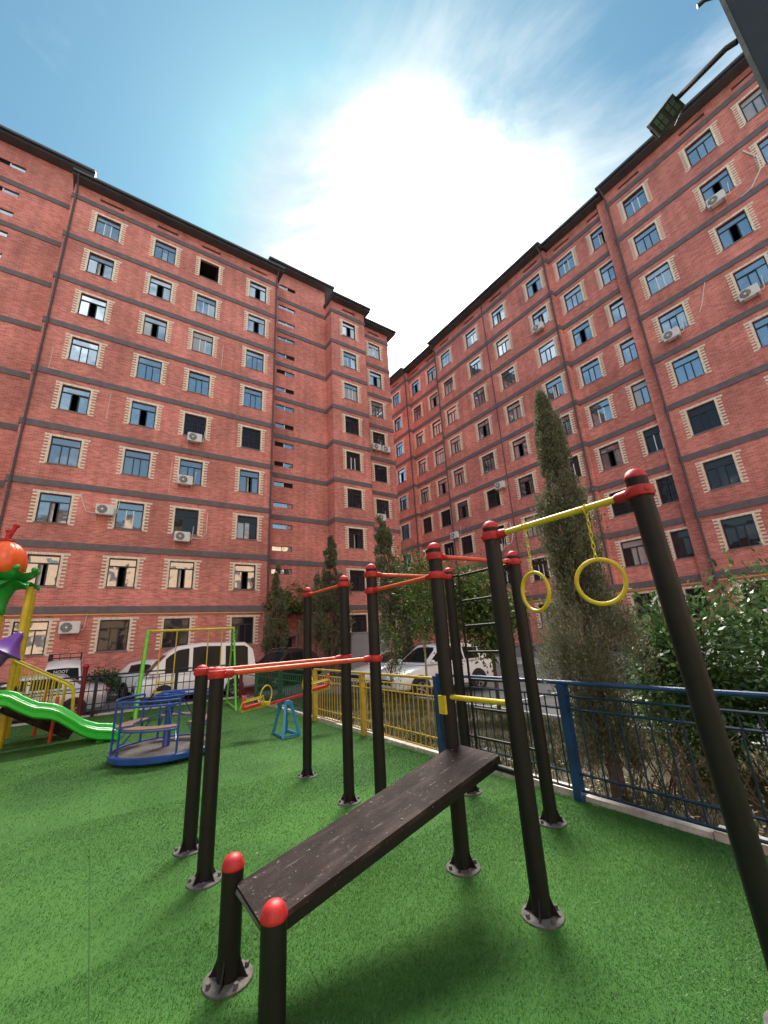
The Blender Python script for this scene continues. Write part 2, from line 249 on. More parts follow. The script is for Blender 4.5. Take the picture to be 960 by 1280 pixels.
# ------------------------------------------------------------------ helpers
def tag(o, label=None, cat=None, group=None, kind=None):
    for k, v in (('label', label), ('category', cat), ('group', group), ('kind', kind)):
        if v: o[k] = v
    return o
def link(o): sc.collection.objects.link(o); return o
def empty(name, loc=(0, 0, 0), rz=0):
    o = bpy.data.objects.new(name, None); o.empty_display_size = .2; link(o); o.location = loc; o.rotation_euler = (0, 0, rz); return o
def thing(name, label, cat, loc=(0, 0, 0), rz=0, group=None):
    return tag(empty(name, loc, rz), label, cat, group)
def woff(o):
    v = Vector((0, 0, 0))
    while o: v += Vector(o.location); o = o.parent
    return v
class MB:
    def __init__(s): s.v = []; s.f = []; s.m = []
    def add(s, V, Fs, mi=0):
        b = len(s.v); s.v += [tuple(p) for p in V]; s.f += [tuple(i+b for i in f) for f in Fs]; s.m += [mi]*len(Fs); return s
    def box(s, x0, x1, y0, y1, z0, z1, mi=0):
        V = [(x, y, z) for z in (z0, z1) for y in (y0, y1) for x in (x0, x1)]
        return s.add(V, [(0, 2, 3, 1), (4, 5, 7, 6), (0, 1, 5, 4), (1, 3, 7, 5), (3, 2, 6, 7), (2, 0, 4, 6)], mi)
    def obox(s, c, ax, hx, hy, hz, mi=0):      # oriented box, ax = three axis vectors
        c = Vector(c); X, Y, Z = [Vector(a).normalized() for a in ax]
        V = [c + X*i*hx + Y*j*hy + Z*k*hz for k in (-1, 1) for j in (-1, 1) for i in (-1, 1)]
        return s.add(V, [(0, 2, 3, 1), (4, 5, 7, 6), (0, 1, 5, 4), (1, 3, 7, 5), (3, 2, 6, 7), (2, 0, 4, 6)], mi)
    def bar(s, p, q, wx, wz, upv=(0, 0, 1), mi=0):
        p = Vector(p); q = Vector(q); d = (q-p); l = d.length; d.normalize(); u = Vector(upv)
        if abs(d.dot(u)) > .95: u = Vector((1, 0, 0))
        sd = d.cross(u).normalized(); u = sd.cross(d)
        return s.obox((p+q)/2, (d, sd, u), l/2, wx/2, wz/2, mi)
    def tube(s, pts, r, n=10, closed=False, mi=0, caps=True):
        pts = [Vector(p) for p in pts]; k = len(pts); rs = r if isinstance(r, (list, tuple)) else [r]*k
        tn = []
        for i in range(k):
            a = pts[(i-1) % k] if (closed or i) else pts[i]; b = pts[(i+1) % k] if (closed or i < k-1) else pts[i]
            tn.append((b-a).normalized())
        u = tn[0].orthogonal().normalized(); V = []
        for i in range(k):
            u = (u - tn[i]*u.dot(tn[i])); u = u.normalized() if u.length > 1e-6 else tn[i].orthogonal().normalized()
            w_ = tn[i].cross(u)
            for j in range(n):
                a = 2*math.pi*j/n; V.append(pts[i] + (u*math.cos(a) + w_*math.sin(a))*rs[i])
        Fs = []
        for i in range(k if closed else k-1):
            i2 = (i+1) % k
            for j in range(n): Fs.append((i*n+j, i*n+(j+1) % n, i2*n+(j+1) % n, i2*n+j))
        if caps and not closed: Fs += [tuple(range(n))[::-1], tuple((k-1)*n+j for j in range(n))]
        return s.add(V, Fs, mi)
    def lathe(s, prof, c=(0, 0, 0), n=20, axis=(0, 0, 1), mi=0, fn=None):
        c = Vector(c); A = Vector(axis).normalized(); U = Vector((1, 0, 0)) if abs(A.z) > .9 else A.orthogonal().normalized(); W = A.cross(U)
        V = []
        for (r, z) in prof:
            for j in range(n):
                a = 2*math.pi*j/n; rr, z2 = fn(r, z, a) if fn else (r, z)
                V.append(c + A*z2 + (U*math.cos(a) + W*math.sin(a))*max(rr, 1e-4))
        Fs = [(i*n+j, i*n+(j+1) % n, (i+1)*n+(j+1) % n, (i+1)*n+j) for i in range(len(prof)-1) for j in range(n)]
        return s.add(V, Fs, mi)
    def loft(s, rings, mi=0, closed_ring=True, cap=True):
        n = len(rings[0]); V = [p for r in rings for p in r]; Fs = []
        for i in range(len(rings)-1):
            for j in range(n if closed_ring else n-1): Fs.append((i*n+j, i*n+(j+1) % n, (i+1)*n+(j+1) % n, (i+1)*n+j))
        if cap: Fs += [tuple(range(n))[::-1], tuple((len(rings)-1)*n+j for j in range(n))]
        return s.add(V, Fs, mi)
    def mesh(s, name, mats, smooth=True, ang=35, off=None):
        me = bpy.data.meshes.new(name); v = s.v
        if off is not None and off.length > 0: v = [(p[0]-off.x, p[1]-off.y, p[2]-off.z) for p in v]
        me.from_pydata(v, [], s.f)
        for a in (mats if isinstance(mats, (list, tuple)) else [mats]): me.materials.append(M[a] if isinstance(a, str) else a)
        if len(me.materials) > 1: me.polygons.foreach_set('material_index', s.m)
        if smooth:
            me.polygons.foreach_set('use_smooth', [True]*len(s.f)); me.set_sharp_from_angle(angle=R_(ang))
        me.update(); return me
    def build(s, name, mats, parent=None, smooth=True, ang=35, local=False):
        off = woff(parent) if (parent and not local) else Vector((0, 0, 0))
        o = link(bpy.data.objects.new(name, s.mesh(name, mats, smooth, ang, off))); o.parent = parent; return o
def inst(name, me, parent=None, loc=(0, 0, 0), rz=0):
    o = link(bpy.data.objects.new(name, me)); o.parent = parent; o.location = loc; o.rotation_euler = (0, 0, rz); return o
def copy_tree(o, parent=None):
    c = o.copy(); link(c); c.parent = parent
    for ch in [x for x in o.children]: copy_tree(ch, c)
    return c
def arc(fn, n): return [fn(i/(n-1)) for i in range(n)]
def npmesh(name, V, faces_n, mats, parent=None, smooth=False):
    """V: (N*k,3) array, k verts per face, all faces separate"""
    me = bpy.data.meshes.new(name); n = len(V); k = faces_n; nf = n//k
    me.vertices.add(n); me.vertices.foreach_set('co', np.ascontiguousarray(V, np.float32).ravel())
    me.loops.add(n); me.loops.foreach_set('vertex_index', np.arange(n, dtype=np.int32))
    me.polygons.add(nf); me.polygons.foreach_set('loop_start', np.arange(0, n, k, dtype=np.int32)); me.polygons.foreach_set('loop_total', np.full(nf, k, np.int32))
    me.materials.append(M[mats]); me.update(calc_edges=True); me.validate()
    o = link(bpy.data.objects.new(name, me)); o.parent = parent
    if parent: o.location = -woff(parent)
    return o
def leaves(P, size, D, asp=.45, jit=.5):
    """diamond leaves at P pointing along D (+ random jitter)"""
    n = len(P); D = D + nr.normal(0, jit, (n, 3)); D /= np.linalg.norm(D, axis=1)[:, None]+1e-9
    S = np.cross(D, nr.normal(0, 1, (n, 3))); S /= np.linalg.norm(S, axis=1)[:, None]+1e-9
    L = (size*(nr.uniform(.6, 1.3, n)))[:, None]; Wd = L*asp
    V = np.stack([P, P+D*L*.45+S*Wd*.5, P+D*L, P+D*L*.45-S*Wd*.5], 1)
    return V.reshape(-1, 3)

# ------------------------------------------------------------------ ground
ZA = -.5
g = MB(); g.box(-600, 600, -600, 600, ZA-1, ZA); tag(g.build('asphalt', 'asphalt', smooth=False), kind='structure')
TX0, TX1, TY0, TY1 = -14, 4.03, -10, 14.0
g = MB(); g.box(TX0, TX1, TY0, TY1, ZA-.2, 0); turf = tag(g.build('turf', 'turf', smooth=False), kind='structure')
# sloping planting strip behind the fence
n = 40; V = []; Fs = []
ys = np.linspace(-10, 14.2, 60); xs = np.linspace(4.2, 8.9, 14)
for j, y in enumerate(ys):
    for i, x in enumerate(xs):
        t = i/13; V.append((x, y, -.03 - .40*t + (rnd.uniform(-.035, .035) if 0 < i < 13 else 0)))
for j in range(59):
    for i in range(13): Fs.append((j*14+i, j*14+i+1, (j+1)*14+i+1, (j+1)*14+i))
g = MB(); g.add(V, Fs); strip = tag(g.build('planting_strip', 'soil'), kind='structure')
kb = tag(MB().box(4.04, 4.19, -10, 14.2, ZA-.1, -.035).build('kerb', 'kerb_grey', smooth=False), kind='structure')
y = -6.0
while y < 14.0:
    L_ = rnd.uniform(.55, 1.05); b = MB(); dz = rnd.uniform(0, .03); dx = rnd.uniform(-.012, .012)
    b.box(4.045+dx, 4.185+dx, y, min(y+L_-.015, 14.15), -.03, .035+dz); b.build('kerb_stone', 'kerb', kb, smooth=False); y += L_
x = -8.0
while x < 4.0:
    L_ = rnd.uniform(.8, 1.1); b = MB(); b.box(x, x+L_-.015, 14.02, 14.17, ZA-.1, .03+rnd.uniform(0, .02)); b.build('kerb_stone', 'kerb', kb, smooth=False); x += L_
k2 = tag(MB().box(8.92, 9.05, -10, 14.2, ZA-.1, -.36).build('kerb', 'kerb_grey', smooth=False), kind='structure')
pl = MB()
for yy in (-1.2, 1.3, 3.8, 6.3, 8.8): pl.box(9.1, 13.8, yy, yy+.11, ZA, ZA+.004)
pl.box(13.8, 13.92, -2, 9, ZA, ZA+.0045)
tag(pl.build('parking_lines', 'paint_white', smooth=False), kind='structure')
fp = tag(MB().box(20.5, 25.3, -20, 60, ZA-.1, ZA+.14).build('pavement', 'kerb_grey', smooth=False), kind='structure')
fp2 = tag(MB().box(-30, 19.5, 23.9, 26.2, ZA-.1, ZA+.13).build('pavement', 'kerb_grey', smooth=False), kind='structure')

b = MB()
b.box(.1945, .1995, -2, 13.95, 0, .003)
tag(b.build('turf_seam', 'seam', smooth=False), kind='structure')
# turf blades (uncountable): dense near the camera, thinner further off
def blades():
    P = []
    for (x0, x1, y0, y1, d) in ((-1.6, 4.03, .2, 3.2, 13000), (-2.2, 4.03, 3.2, 5.6, 5200), (-4, 4.03, 5.6, 9, 1800), (-4, 4.03, 9, 14, 700)):
        k = int((x1-x0)*(y1-y0)*d); P.append(np.stack([nr.uniform(x0, x1, k), nr.uniform(y0, y1, k), np.zeros(k)], 1))
    P = np.concatenate(P); far = np.clip(np.hypot(P[:, 0], P[:, 1])/4, .8, 2.6)
    keep = (P[:, 1]*.577+P[:, 0]*.816) > .6; P = P[keep]; far = far[keep]
    seam = np.abs(P[:, 0]-.197) > .004; P = P[seam]; far = far[seam]
    n = len(P); a = nr.uniform(0, 2*np.pi, n); lean = nr.uniform(.15, .9, n)*.015
    # pile direction varies slowly
    ph = np.sin(P[:, 0]*1.7+P[:, 1]*.6)+np.sin(P[:, 1]*1.3-P[:, 0]*.5); pd = ph*.9
    h = nr.uniform(.007, .013, n); wd = .0021*far
    S = np.stack([np.cos(a)*wd, np.sin(a)*wd, np.zeros(n)], 1)
    T = np.stack([np.cos(a+1.2)*lean+np.cos(pd)*.006, np.sin(a+1.2)*lean+np.sin(pd)*.006, h], 1)
    return np.stack([P-S, P+S, P+T], 1).reshape(-1, 3)
tag(npmesh('turf_blades', blades(), 3, 'blade'), kind='stuff')
# dry grass in the strip
def strip_grass(k):
    P = np.stack([nr.uniform(4.25, 8.8, k), nr.uniform(-3, 14, k), np.zeros(k)], 1); P[:, 2] = -.03-.40*(P[:, 0]-4.2)/4.7-.02
    cl = np.sin(P[:, 0]*2.3+1)*np.sin(P[:, 1]*1.9)+np.sin(P[:, 1]*4.1+P[:, 0]); P = P[cl+nr.uniform(-1.2, 1.2, k) > -.5]; n = len(P)
    a = nr.uniform(0, 6.28, n); h = nr.uniform(.05, .22, n); S = np.stack([np.cos(a), np.sin(a), 0*a], 1)*.006
    T = np.stack([nr.normal(0, .05, n), nr.normal(0, .05, n), h], 1)
    return np.stack([P-S, P+S, P+T], 1).reshape(-1, 3)
tag(npmesh('dry_grass', strip_grass(52000), 3, 'dry_grass'), kind='stuff')
def litter(k):
    P = np.concatenate([np.stack([nr.uniform(4.2, 4.9, k), nr.uniform(-1, 9, k), nr.uniform(0, .03, k)], 1), np.stack([nr.uniform(-2, 4, k//7), nr.uniform(1.2, 13.5, k//7), np.full(k//7, .022)], 1)])
    n = len(P); D = np.stack([nr.normal(0, 1, n), nr.normal(0, 1, n), nr.normal(0, .12, n)], 1); s = np.where(P[:, 0] > 4.1, .05, .022)
    L = D/np.linalg.norm(D, axis=1)[:, None]; S = np.cross(L, np.array([0, 0, 1.])); s = s[:, None]*nr.uniform(.6, 1.2, n)[:, None]
    return np.stack([P, P+L*s*.5+S*s*.3, P+L*s, P+L*s*.5-S*s*.3], 1).reshape(-1, 3)
tag(npmesh('fallen_leaves', litter(420), 4, 'litter'), kind='stuff')

# ------------------------------------------------------------------ apartment buildings
WW, WH = 1.25, 1.48
ZB = [3.44+3.121*k for k in range(9)]          # lower edge of each band
ZW = [3.10+3.105*k for k in range(9)]          # window head of each storey
def surround_mesh():
    b = MB(); p = .0885; j = .010
    for sgn in (0, 1):
        for k in range(18):
            z0 = -.07+k*p; ln = .29 if k % 2 == 0 else .11
            x0, x1 = (-ln, -.004) if sgn == 0 else (WW+.004, WW+ln)
            b.box(x0, x1, -.018, .06, z0, z0+p-j)
    k = 0; x = -.30
    while x < WW+.29: b.box(x, x+.108-j, -.020, .06, WH+.012, WH+.125); x += .1075
    return b.mesh('brick_surround', 'cream', smooth=False)
def frame_mesh(kind, col):
    b = MB(); y0, y1 = .075, .14; t = .05
    b.box(0, t, y0, y1, 0, WH); b.box(WW-t, WW, y0, y1, 0, WH); b.box(t, WW-t, y0, y1, 0, t); b.box(t, WW-t, y0, y1, WH-t, WH)
    b.box(t, WW-t, y0+.005, y1-.005, WH-.43, WH-.37)
    for x in (.44, .78): b.box(x, x+.05, y0+.003, y1-.003, t, WH-.43, 1)
    return b.mesh('window', ['frame_dark', col], smooth=False)
def pane_mesh(x0, x1, z0, z1, y=.115): return MB().box(x0, x1, y, y+.012, z0, z1).mesh('pane', 'glass', smooth=False)
SUR = surround_mesh(); FR = {c: frame_mesh('c', c) for c in ('frame_dark', 'frame_white')}
PB = {}
for gl in ('glass', 'glass_dark', 'glass_clear', 'glass_curt'):
    L_ = []
    for a in ((.05, WW-.05, WH-.37, WH-.05), (.05, .44, .05, WH-.43), (.49, .78, .05, WH-.43), (.83, WW-.05, .05, WH-.43)):
        me = pane_mesh(*a); me.materials.clear(); me.materials.append(M[gl]); L_.append(me)
    PB[gl] = L_
ROOM = MB(); ROOM.add([(.06, .16, .05), (WW-.06, .16, .05), (WW-.06, .16, WH-.05), (.06, .16, WH-.05), (.06, 1.6, .05), (WW-.06, 1.6, .05), (WW-.06, 1.6, WH-.05), (.06, 1.6, WH-.05)],
    [(4, 5, 6, 7), (0, 1, 5, 4), (3, 2, 6, 7), (0, 4, 7, 3), (1, 5, 6, 2)])
ROOM_D = ROOM.mesh('room_recess', 'void', smooth=False)
CURT = MB(); CURT.loft([[(.06+i*.03+0, .17+.02*math.sin(i*2.1), z) for i in range(6)] for z in (.06, WH-.4)], closed_ring=False, cap=False); CURT_M = CURT.mesh('curtain', 'curtain')
SASH = MB()
for a in ((0, .04, 0, 1.0), (.30, .34, 0, 1.0), (.04, .30, 0, .04), (.04, .30, .96, 1.0)): SASH.box(a[0], a[1], -.02, .02, a[2], a[3])
SASH_M = {c: SASH.mesh('open_sash', c, smooth=False) for c in ('frame_dark', 'frame_white')}
GR = MB()
for i in range(9): GR.box(.06+i*.138, .078+i*.138, .015, .03, .02, WH-.02)
for z in (.25, .75, 1.2): GR.box(.02, WW-.02, .008, .02, z, z+.02)
for i in range(8): GR.tube(arc(lambda t: (.135+i*.138+.055*math.cos(6.283*t), .02, .5+.055*math.sin(6.283*t)), 9)[:-1], .008, 4, closed=True)
GRILLE = GR.mesh('window_grille', 'frame_dark', smooth=False)
SILL = MB().box(-.05, WW+.05, -.045, .10, -.05, -.004).mesh('sill', 'plinth', smooth=False)
def window(parent, T, rz, u, v, z, st, glass='glass', frame='frame_dark'):
    loc = Vector(T(u, v, z)) - woff(parent)
    if st == 'v':
        w_ = inst('window', ROOM_D, parent, loc, rz); inst('brick_surround', SUR, w_); inst('sill', SILL, w_); return w_
    w_ = inst('window', FR[frame], parent, loc, rz); inst('brick_surround', SUR, w_); inst('sill', SILL, w_)
    pb = PB[glass]; open_ = 'o' in st; curt = rnd.random() < .16
    for i in range(4):
        if open_ and i == 2: continue
        pn = inst('pane', PB['glass_curt'][i] if (curt and rnd.random() < .7) else pb[i], w_); pn.rotation_euler = (rnd.gauss(0, .010), 0, rnd.gauss(0, .010))
    if open_:
        inst('room_recess', ROOM_D, w_)
        s = inst('open_sash', SASH_M[frame], w_, (.47 if rnd.random() < .5 else .78, .15, .06), R_(rnd.choice((60, 75, 100))))
        if rnd.random() < .3: inst('curtain', CURT_M, w_, (.42, .03, 0))
    if 'g' in st: inst('window_grille', GRILLE, w_)
    return w_
def wall_panel(b, T, u0, u1, z0, z1, v, ops, dep=.15, mi=0):
    us = sorted({u0, u1, *[o[0] for o in ops], *[o[1] for o in ops]}); zs = sorted({z0, z1, *[o[2] for o in ops], *[o[3] for o in ops]})
    for i in range(len(us)-1):
        for j in range(len(zs)-1):
            cu_, cz = (us[i]+us[i+1])/2, (zs[j]+zs[j+1])/2
            if any(o[0] < cu_ < o[1] and o[2] < cz < o[3] for o in ops): continue
            b.add([T(us[i], v, zs[j]), T(us[i+1], v, zs[j]), T(us[i+1], v, zs[j+1]), T(us[i], v, zs[j+1])], [(0, 1, 2, 3)], mi)
    for (a, c, d, e) in ops:
        P = [T(a, v, d), T(c, v, d), T(c, v, e), T(a, v, e)]; Q = [T(a, v-dep, d), T(c, v-dep, d), T(c, v-dep, e), T(a, v-dep, e)]
        b.add(P+Q, [(0, 1, 5, 4), (1, 2, 6, 5), (2, 3, 7, 6), (3, 0, 4, 7)], mi)
def tbox(b, T, u0, u1, v0, v1, z0, z1, mi=0):
    p = T(u0, v0, 0); q = T(u1, v1, 0)
    b.box(min(p[0], q[0]), max(p[0], q[0]), min(p[1], q[1]), max(p[1], q[1]), z0, z1, mi)
Z0 = ZA-.1; ZSOF = 29.57
VENT = MB(); VENT.box(0, 1.28, .10, .14, 0, .2); VENT_M = VENT.mesh('attic_vent', 'void', smooth=False)
SW = MB(); SW.box(0, 1.43, .06, .12, 0, .03); SW.box(0, 1.43, .06, .12, .33, .36); SW.box(0, .03, .06, .12, .03, .33); SW.box(1.40, 1.43, .06, .12, .03, .33); SW.box(.69, .75, .055, .13, .03, .33, 1)
SW_M = SW.mesh('stair_window', ['frame_dark', 'frame_white'], smooth=False)
SWP = []
for gl in ('glass', 'void'):
    for a in ((.03, .69), (.75, 1.40)): SWP.append(MB().box(a[0], a[1], .09, .10, .03, .33).mesh('pane', gl, smooth=False))
SWB = MB().add([(.02, .125, .02), (1.41, .125, .02), (1.41, .125, .34), (.02, .125, .34)], [(0, 1, 2, 3)]).mesh('slot_back', 'void', smooth=False)

def facade(bd, T, rz, secs, depth):
    """secs: (u0,u1,v,kind,cols,states) ; kind 'w' windows or 's' stair tower"""
    bwall = MB(); bplinth = MB(); roof = MB()
    for (u0, u1, v, kind, cols, states, edges) in secs:
        ops = []
        ztop = ZSOF if kind == 'w' else 31.4
        if kind == 'w':
            for ci, u in enumerate(cols):
                for k in range(9): ops.append((u, u+WW, ZW[k]-WH, ZW[k]))
                ops.append((u-.01, u+1.27, 29.05, 29.25))
        else:
            for u in cols:
                for i in range(16): ops.append((u, u+1.43, 28.04-1.555*i-.36, 28.04-1.555*i))
                ops.append((u, u+1.43, 29.76, 30.12))
        wall_panel(bwall, T, u0, u1, Z0, ztop, v, ops)
        # returns and back
        for u in (u0, u1): bwall.add([T(u, v, Z0), T(u, -depth, Z0), T(u, -depth, ztop), T(u, v, ztop)], [(0, 1, 2, 3)])
        bwall.add([T(u0, -depth, Z0), T(u1, -depth, Z0), T(u1, -depth, ztop), T(u0, -depth, ztop)], [(0, 1, 2, 3)])
        e0, e1 = edges                      # eave overhang at each end
        tbox(roof, T, u0-e0, u1+e1, -depth-.5, v+.62, ztop, ztop+.20)
        tbox(roof, T, u0-e0-.03*(e0 > 0), u1+e1+.03*(e1 > 0), -depth-.55, v+.70, ztop+.20, ztop+.33)
        # gutter lip
        tbox(roof, T, u0-e0, u1+e1, v+.705, v+.80, ztop+.13, ztop+.27)
        tbox(bplinth, T, u0+.01, u1-.01, v-.2, v+.03, Z0, .55)
        for k in range(9):
            bb = MB(); tbox(bb, T, u0-.045*(e0 > 0), u1+.045*(e1 > 0), v-1.3, v+.055, ZB[k], ZB[k]+.33); bb.build('floor_band', 'band', bd, smooth=False)
        if kind == 'w':
            for ci, u in enumerate(cols):
                for k in range(9):
                    st = states(ci, k); window(bd, T, rz, u, v, ZW[k]-WH, *st)
                inst('attic_vent', VENT_M, bd, Vector(T(u-.005, v, 29.05))-woff(bd), rz)
        else:
            for u in cols:
                for i in range(17):
                    zt = 30.12 if i == 16 else 28.04-1.555*i
                    o = inst('stair_window', SW_M, bd, Vector(T(u, v, zt-.36))-woff(bd), rz); inst('slot_back', SWB, o)
                    a = rnd.random()
                    if a < .75: inst('pane', SWP[1 if rnd.random() < .9 else 3], o)
                    if a > .3: inst('pane', SWP[0], o)
    bwall.build('wall', 'brick', bd, smooth=False); bplinth.build('plinth', 'plinth', bd, smooth=False); roof.build('roof', 'eave', bd, smooth=False)

def downpipe(bd, T, u, v, ztop=29.5, r=.055):
    b = MB(); b.tube([T(u, v+.09, Z0+.3), T(u, v+.09, ztop-.5), T(u, v+.35, ztop-.1), T(u, v+.72, ztop+.2)], r, 8)
    for k in range(9): b.tube([T(u, v+.09, ZB[k]-.3), T(u, v+.09, ZB[k]-.22)], r*1.3, 8)
    b.build('downpipe', 'pipe', bd)

# --- left building
TL = lambda u, v, z: (u, 25-v, z)
LB = thing('apartment_building', 'nine storey red brick block on the left with a stepped roofline and two stair towers', 'apartment building', (0, 25, ZA))
S1 = ['cw o o c o c o o c'.split(), 'c o o c o c cw o cd'.split(), 'v cw cw c gd c cd o cd'.split(), 'o o c c gd o cd o cd'.split()]
def stL(cols_states):
    def f(ci, k):
        s = cols_states[ci][8-k]
        gl = 'glass_dark' if 'd' in s else ('glass_clear' if k < 4 else 'glass')
        return (s.replace('d', '').replace('w', ''), gl, 'frame_white' if 'w' in s else 'frame_dark')
    return f
facade(LB, TL, 0, [
    (-22, -8.95, 0, 'w', [-12.1, -15.4], stL([S1[3], S1[2]]), (.6, .5)),
    (-8.95, -4.38, -1.05, 's', [-8.32], None, (.45, .75)),
    (-4.38, 8.62, 0, 'w', [-3.04, .19, 3.0, 6.5], stL(S1), (.12, .3)),
    (8.62, 13.36, -1.15, 's', [9.15], None, (.55, .6)),
    (13.36, 16.68, 0, 'w', [14.45], stL(['o cw cw cd cwd cd od cd cd'.split()]), (.12, .3)),
    (16.68, 20.05, -1.15, 'w', [17.82], stL(['cw o c cd gd cd cd cd cd'.split()]), (0, .6))], 12)
downpipe(LB, TL, -4.22, 0); downpipe(LB, TL, 8.52, 0); downpipe(LB, TL, 16.75, -1.15, r=.06)
MB().tube([(-4.3, 24.88, 3.36), (8.3, 24.88, 3.36), (8.3, 24.88, 2.9)], .032, 6).build('gas_pipe', 'gas', LB)
MB().tube([(13.5, 24.88, 3.36), (16.6, 24.88, 3.36)], .032, 6).build('gas_pipe', 'gas', LB)
# stair entrance: door and awning
b = MB(); b.box(9.2, 10.6, 26.06, 26.13, ZA, 1.75); b.build('entrance_door', 'frame_dark', LB, smooth=False)
b = MB(); b.box(8.9, 12.9, 25.0, 26.14, 3.30, 3.62); b.build('entrance_canopy', 'awning', LB, smooth=False)
b = MB(); b.tube([(10.75, 25.6, ZA), (10.75, 25.6, 1.95)], .10, 8); b.tube([(9.0, 25.6, ZA), (9.0, 25.6, 1.95)], .06, 8); b.box(8.9, 10.9, 25.5, 26.1, 1.9, 2.0); b.build('entrance_porch', 'plinth', LB)
# conduits on the wall
for (u, za, zb_) in ((4.9, 19.6, 21.3), (7.95, 17.2, 18.9), (.0-.9, 14.0, 15.6), (2.55, 10.2, 12.2), (-3.75, 16.0, 17.6)):
    MB().tube([(u, 24.98, za), (u+.02, 24.98, zb_)], .014, 5).build('conduit', 'cable', LB)

# --- right building
TR = lambda u, v, z: (25.1-v, -u, z)
RB = thing('apartment_building', 'nine storey red brick block on the right, receding towards the gap behind the left block', 'apartment building', (25.1, 14, ZA))
def stR(ci, k):
    r = rnd.random()
    if k <= 2: s, gl = ('c', 'glass_dark') if r < .85 else ('o', 'glass_dark')
    elif k == 3: s, gl = ('o', 'glass_clear') if r < .4 else ('c', 'glass_dark')
    elif k == 4: s, gl = ('o', 'glass') if r < .45 else ('c', 'glass')
    else: s, gl = ('o', 'glass') if r < .5 else ('c', 'glass')
    if k in (2, 3, 4) and rnd.random() < .18: s += 'g'
    return (s, gl, 'frame_white' if rnd.random() < .15 else 'frame_dark')
yc = lambda l: [-y for y in l]
facade(RB, TR, R_(-90), [
    (-47, -29.75, 0, 'w', yc([42.7, 39.1, 35.4, 32.41]), stR, (.6, .12)),
    (-29.75, -25.0, -.4, 'w', yc([29.4, 26.75]), stR, (0, 0)),
    (-25.0, -12.12, 0, 'w', yc([24.17, 20.75, 17.6, 14.03]), stR, (.1, .1)),
    (-12.12, -7.35, -.4, 'w', yc([11.55, 8.87]), stR, (0, 0)),
    (-7.35, 12, 0, 'w', yc([6.45, 2.87, .33, -3.2, -6.7]), stR, (.12, .6))], 14)
for y_, v_ in ((7.28, 0), (12.25, 0), (24.9, 0), (29.85, 0)): downpipe(RB, TR, -y_, v_)
MB().tube([TR(-18.52, .03, Z0), TR(-18.52, .03, 29.5)], .035, 6).build('downpipe', 'pipe', RB)
b = MB(); tbox(b, TR, -7.95, -7.42, -.5, -.2, Z0, ZSOF-.01); b.build('pilaster', 'brick', RB, smooth=False)
MB().tube([(24.98, 7.2, 3.34), (24.98, -9, 3.34)], .035, 6).build('gas_pipe', 'gas', RB)
MB().tube([(25.38, 12.0, 3.34), (25.38, 7.5, 3.34)], .035, 6).build('gas_pipe', 'gas', RB)
MB().tube([(24.98, 24.8, 3.34), (24.98, 12.3, 3.34), ], .035, 6).build('gas_pipe', 'gas', RB)
for y_ in (22, 19, 16.4, 13.3, 10.6, 8.0, 5.6):
    b = MB(); b.box(24.9 if not 7.35 < y_ < 12.12 else 25.3, 25.2 if not 7.35 < y_ < 12.12 else 25.6, y_-.7, y_, .02, .34); 
    o = b.build('basement_vent', 'void', RB, smooth=False)
    o.location.x += .155
# far neighbours that only show in window reflections
SB = thing('apartment_building', 'pale plastered apartment block behind the camera, across the playground', 'apartment building', (0, -38, ZA))
b = MB(); wall_panel(b, lambda u, v, z: (u, -38+v, z), -40, 60, Z0, 24, 0, [(x, x+1.4, z, z+1.5) for x in range(-36, 56, 4) for z in (2, 5, 8, 11, 14, 17, 20)]); b.box(-40, 60, -50, -38.2, Z0, 23.9); b.build('wall', 'brick_peach', SB, smooth=False)
b = MB()
for x in range(-36, 56, 4):
    for z in (2, 5, 8, 11, 14, 17, 20): b.box(x, x+1.4, -38.16, -38.12, z, z+1.5)
tag(b.build('window_panes', 'glass', SB, smooth=False), kind='stuff')
MB().box(-40.5, 60.5, -50.5, -37.3, 24, 24.4).build('roof', 'eave', SB, smooth=False)
WB = thing('apartment_building', 'red brick apartment block off to the left of the playground', 'apartment building', (-34, 0, ZA))
b = MB(); wall_panel(b, lambda u, v, z: (-34+v, u, z), -30, 30, Z0, 13, 0, [(x, x+1.4, z, z+1.5) for x in range(-28, 29, 4) for z in (2, 5, 8, 11)]); b.box(-46, -34.2, -30, 30, Z0, 12.9); b.build('wall', 'brick', WB, smooth=False)
b = MB()
for x in range(-28, 29, 4):
    for z in (2, 5, 8, 11): b.box(-34.16, -34.12, x, x+1.4, z, z+1.5)
tag(b.build('window_panes', 'glass_dark', WB, smooth=False), kind='stuff')
MB().box(-46.5, -33.3, -30.5, 30.5, 13, 13.4).build('roof', 'eave', WB, smooth=False)

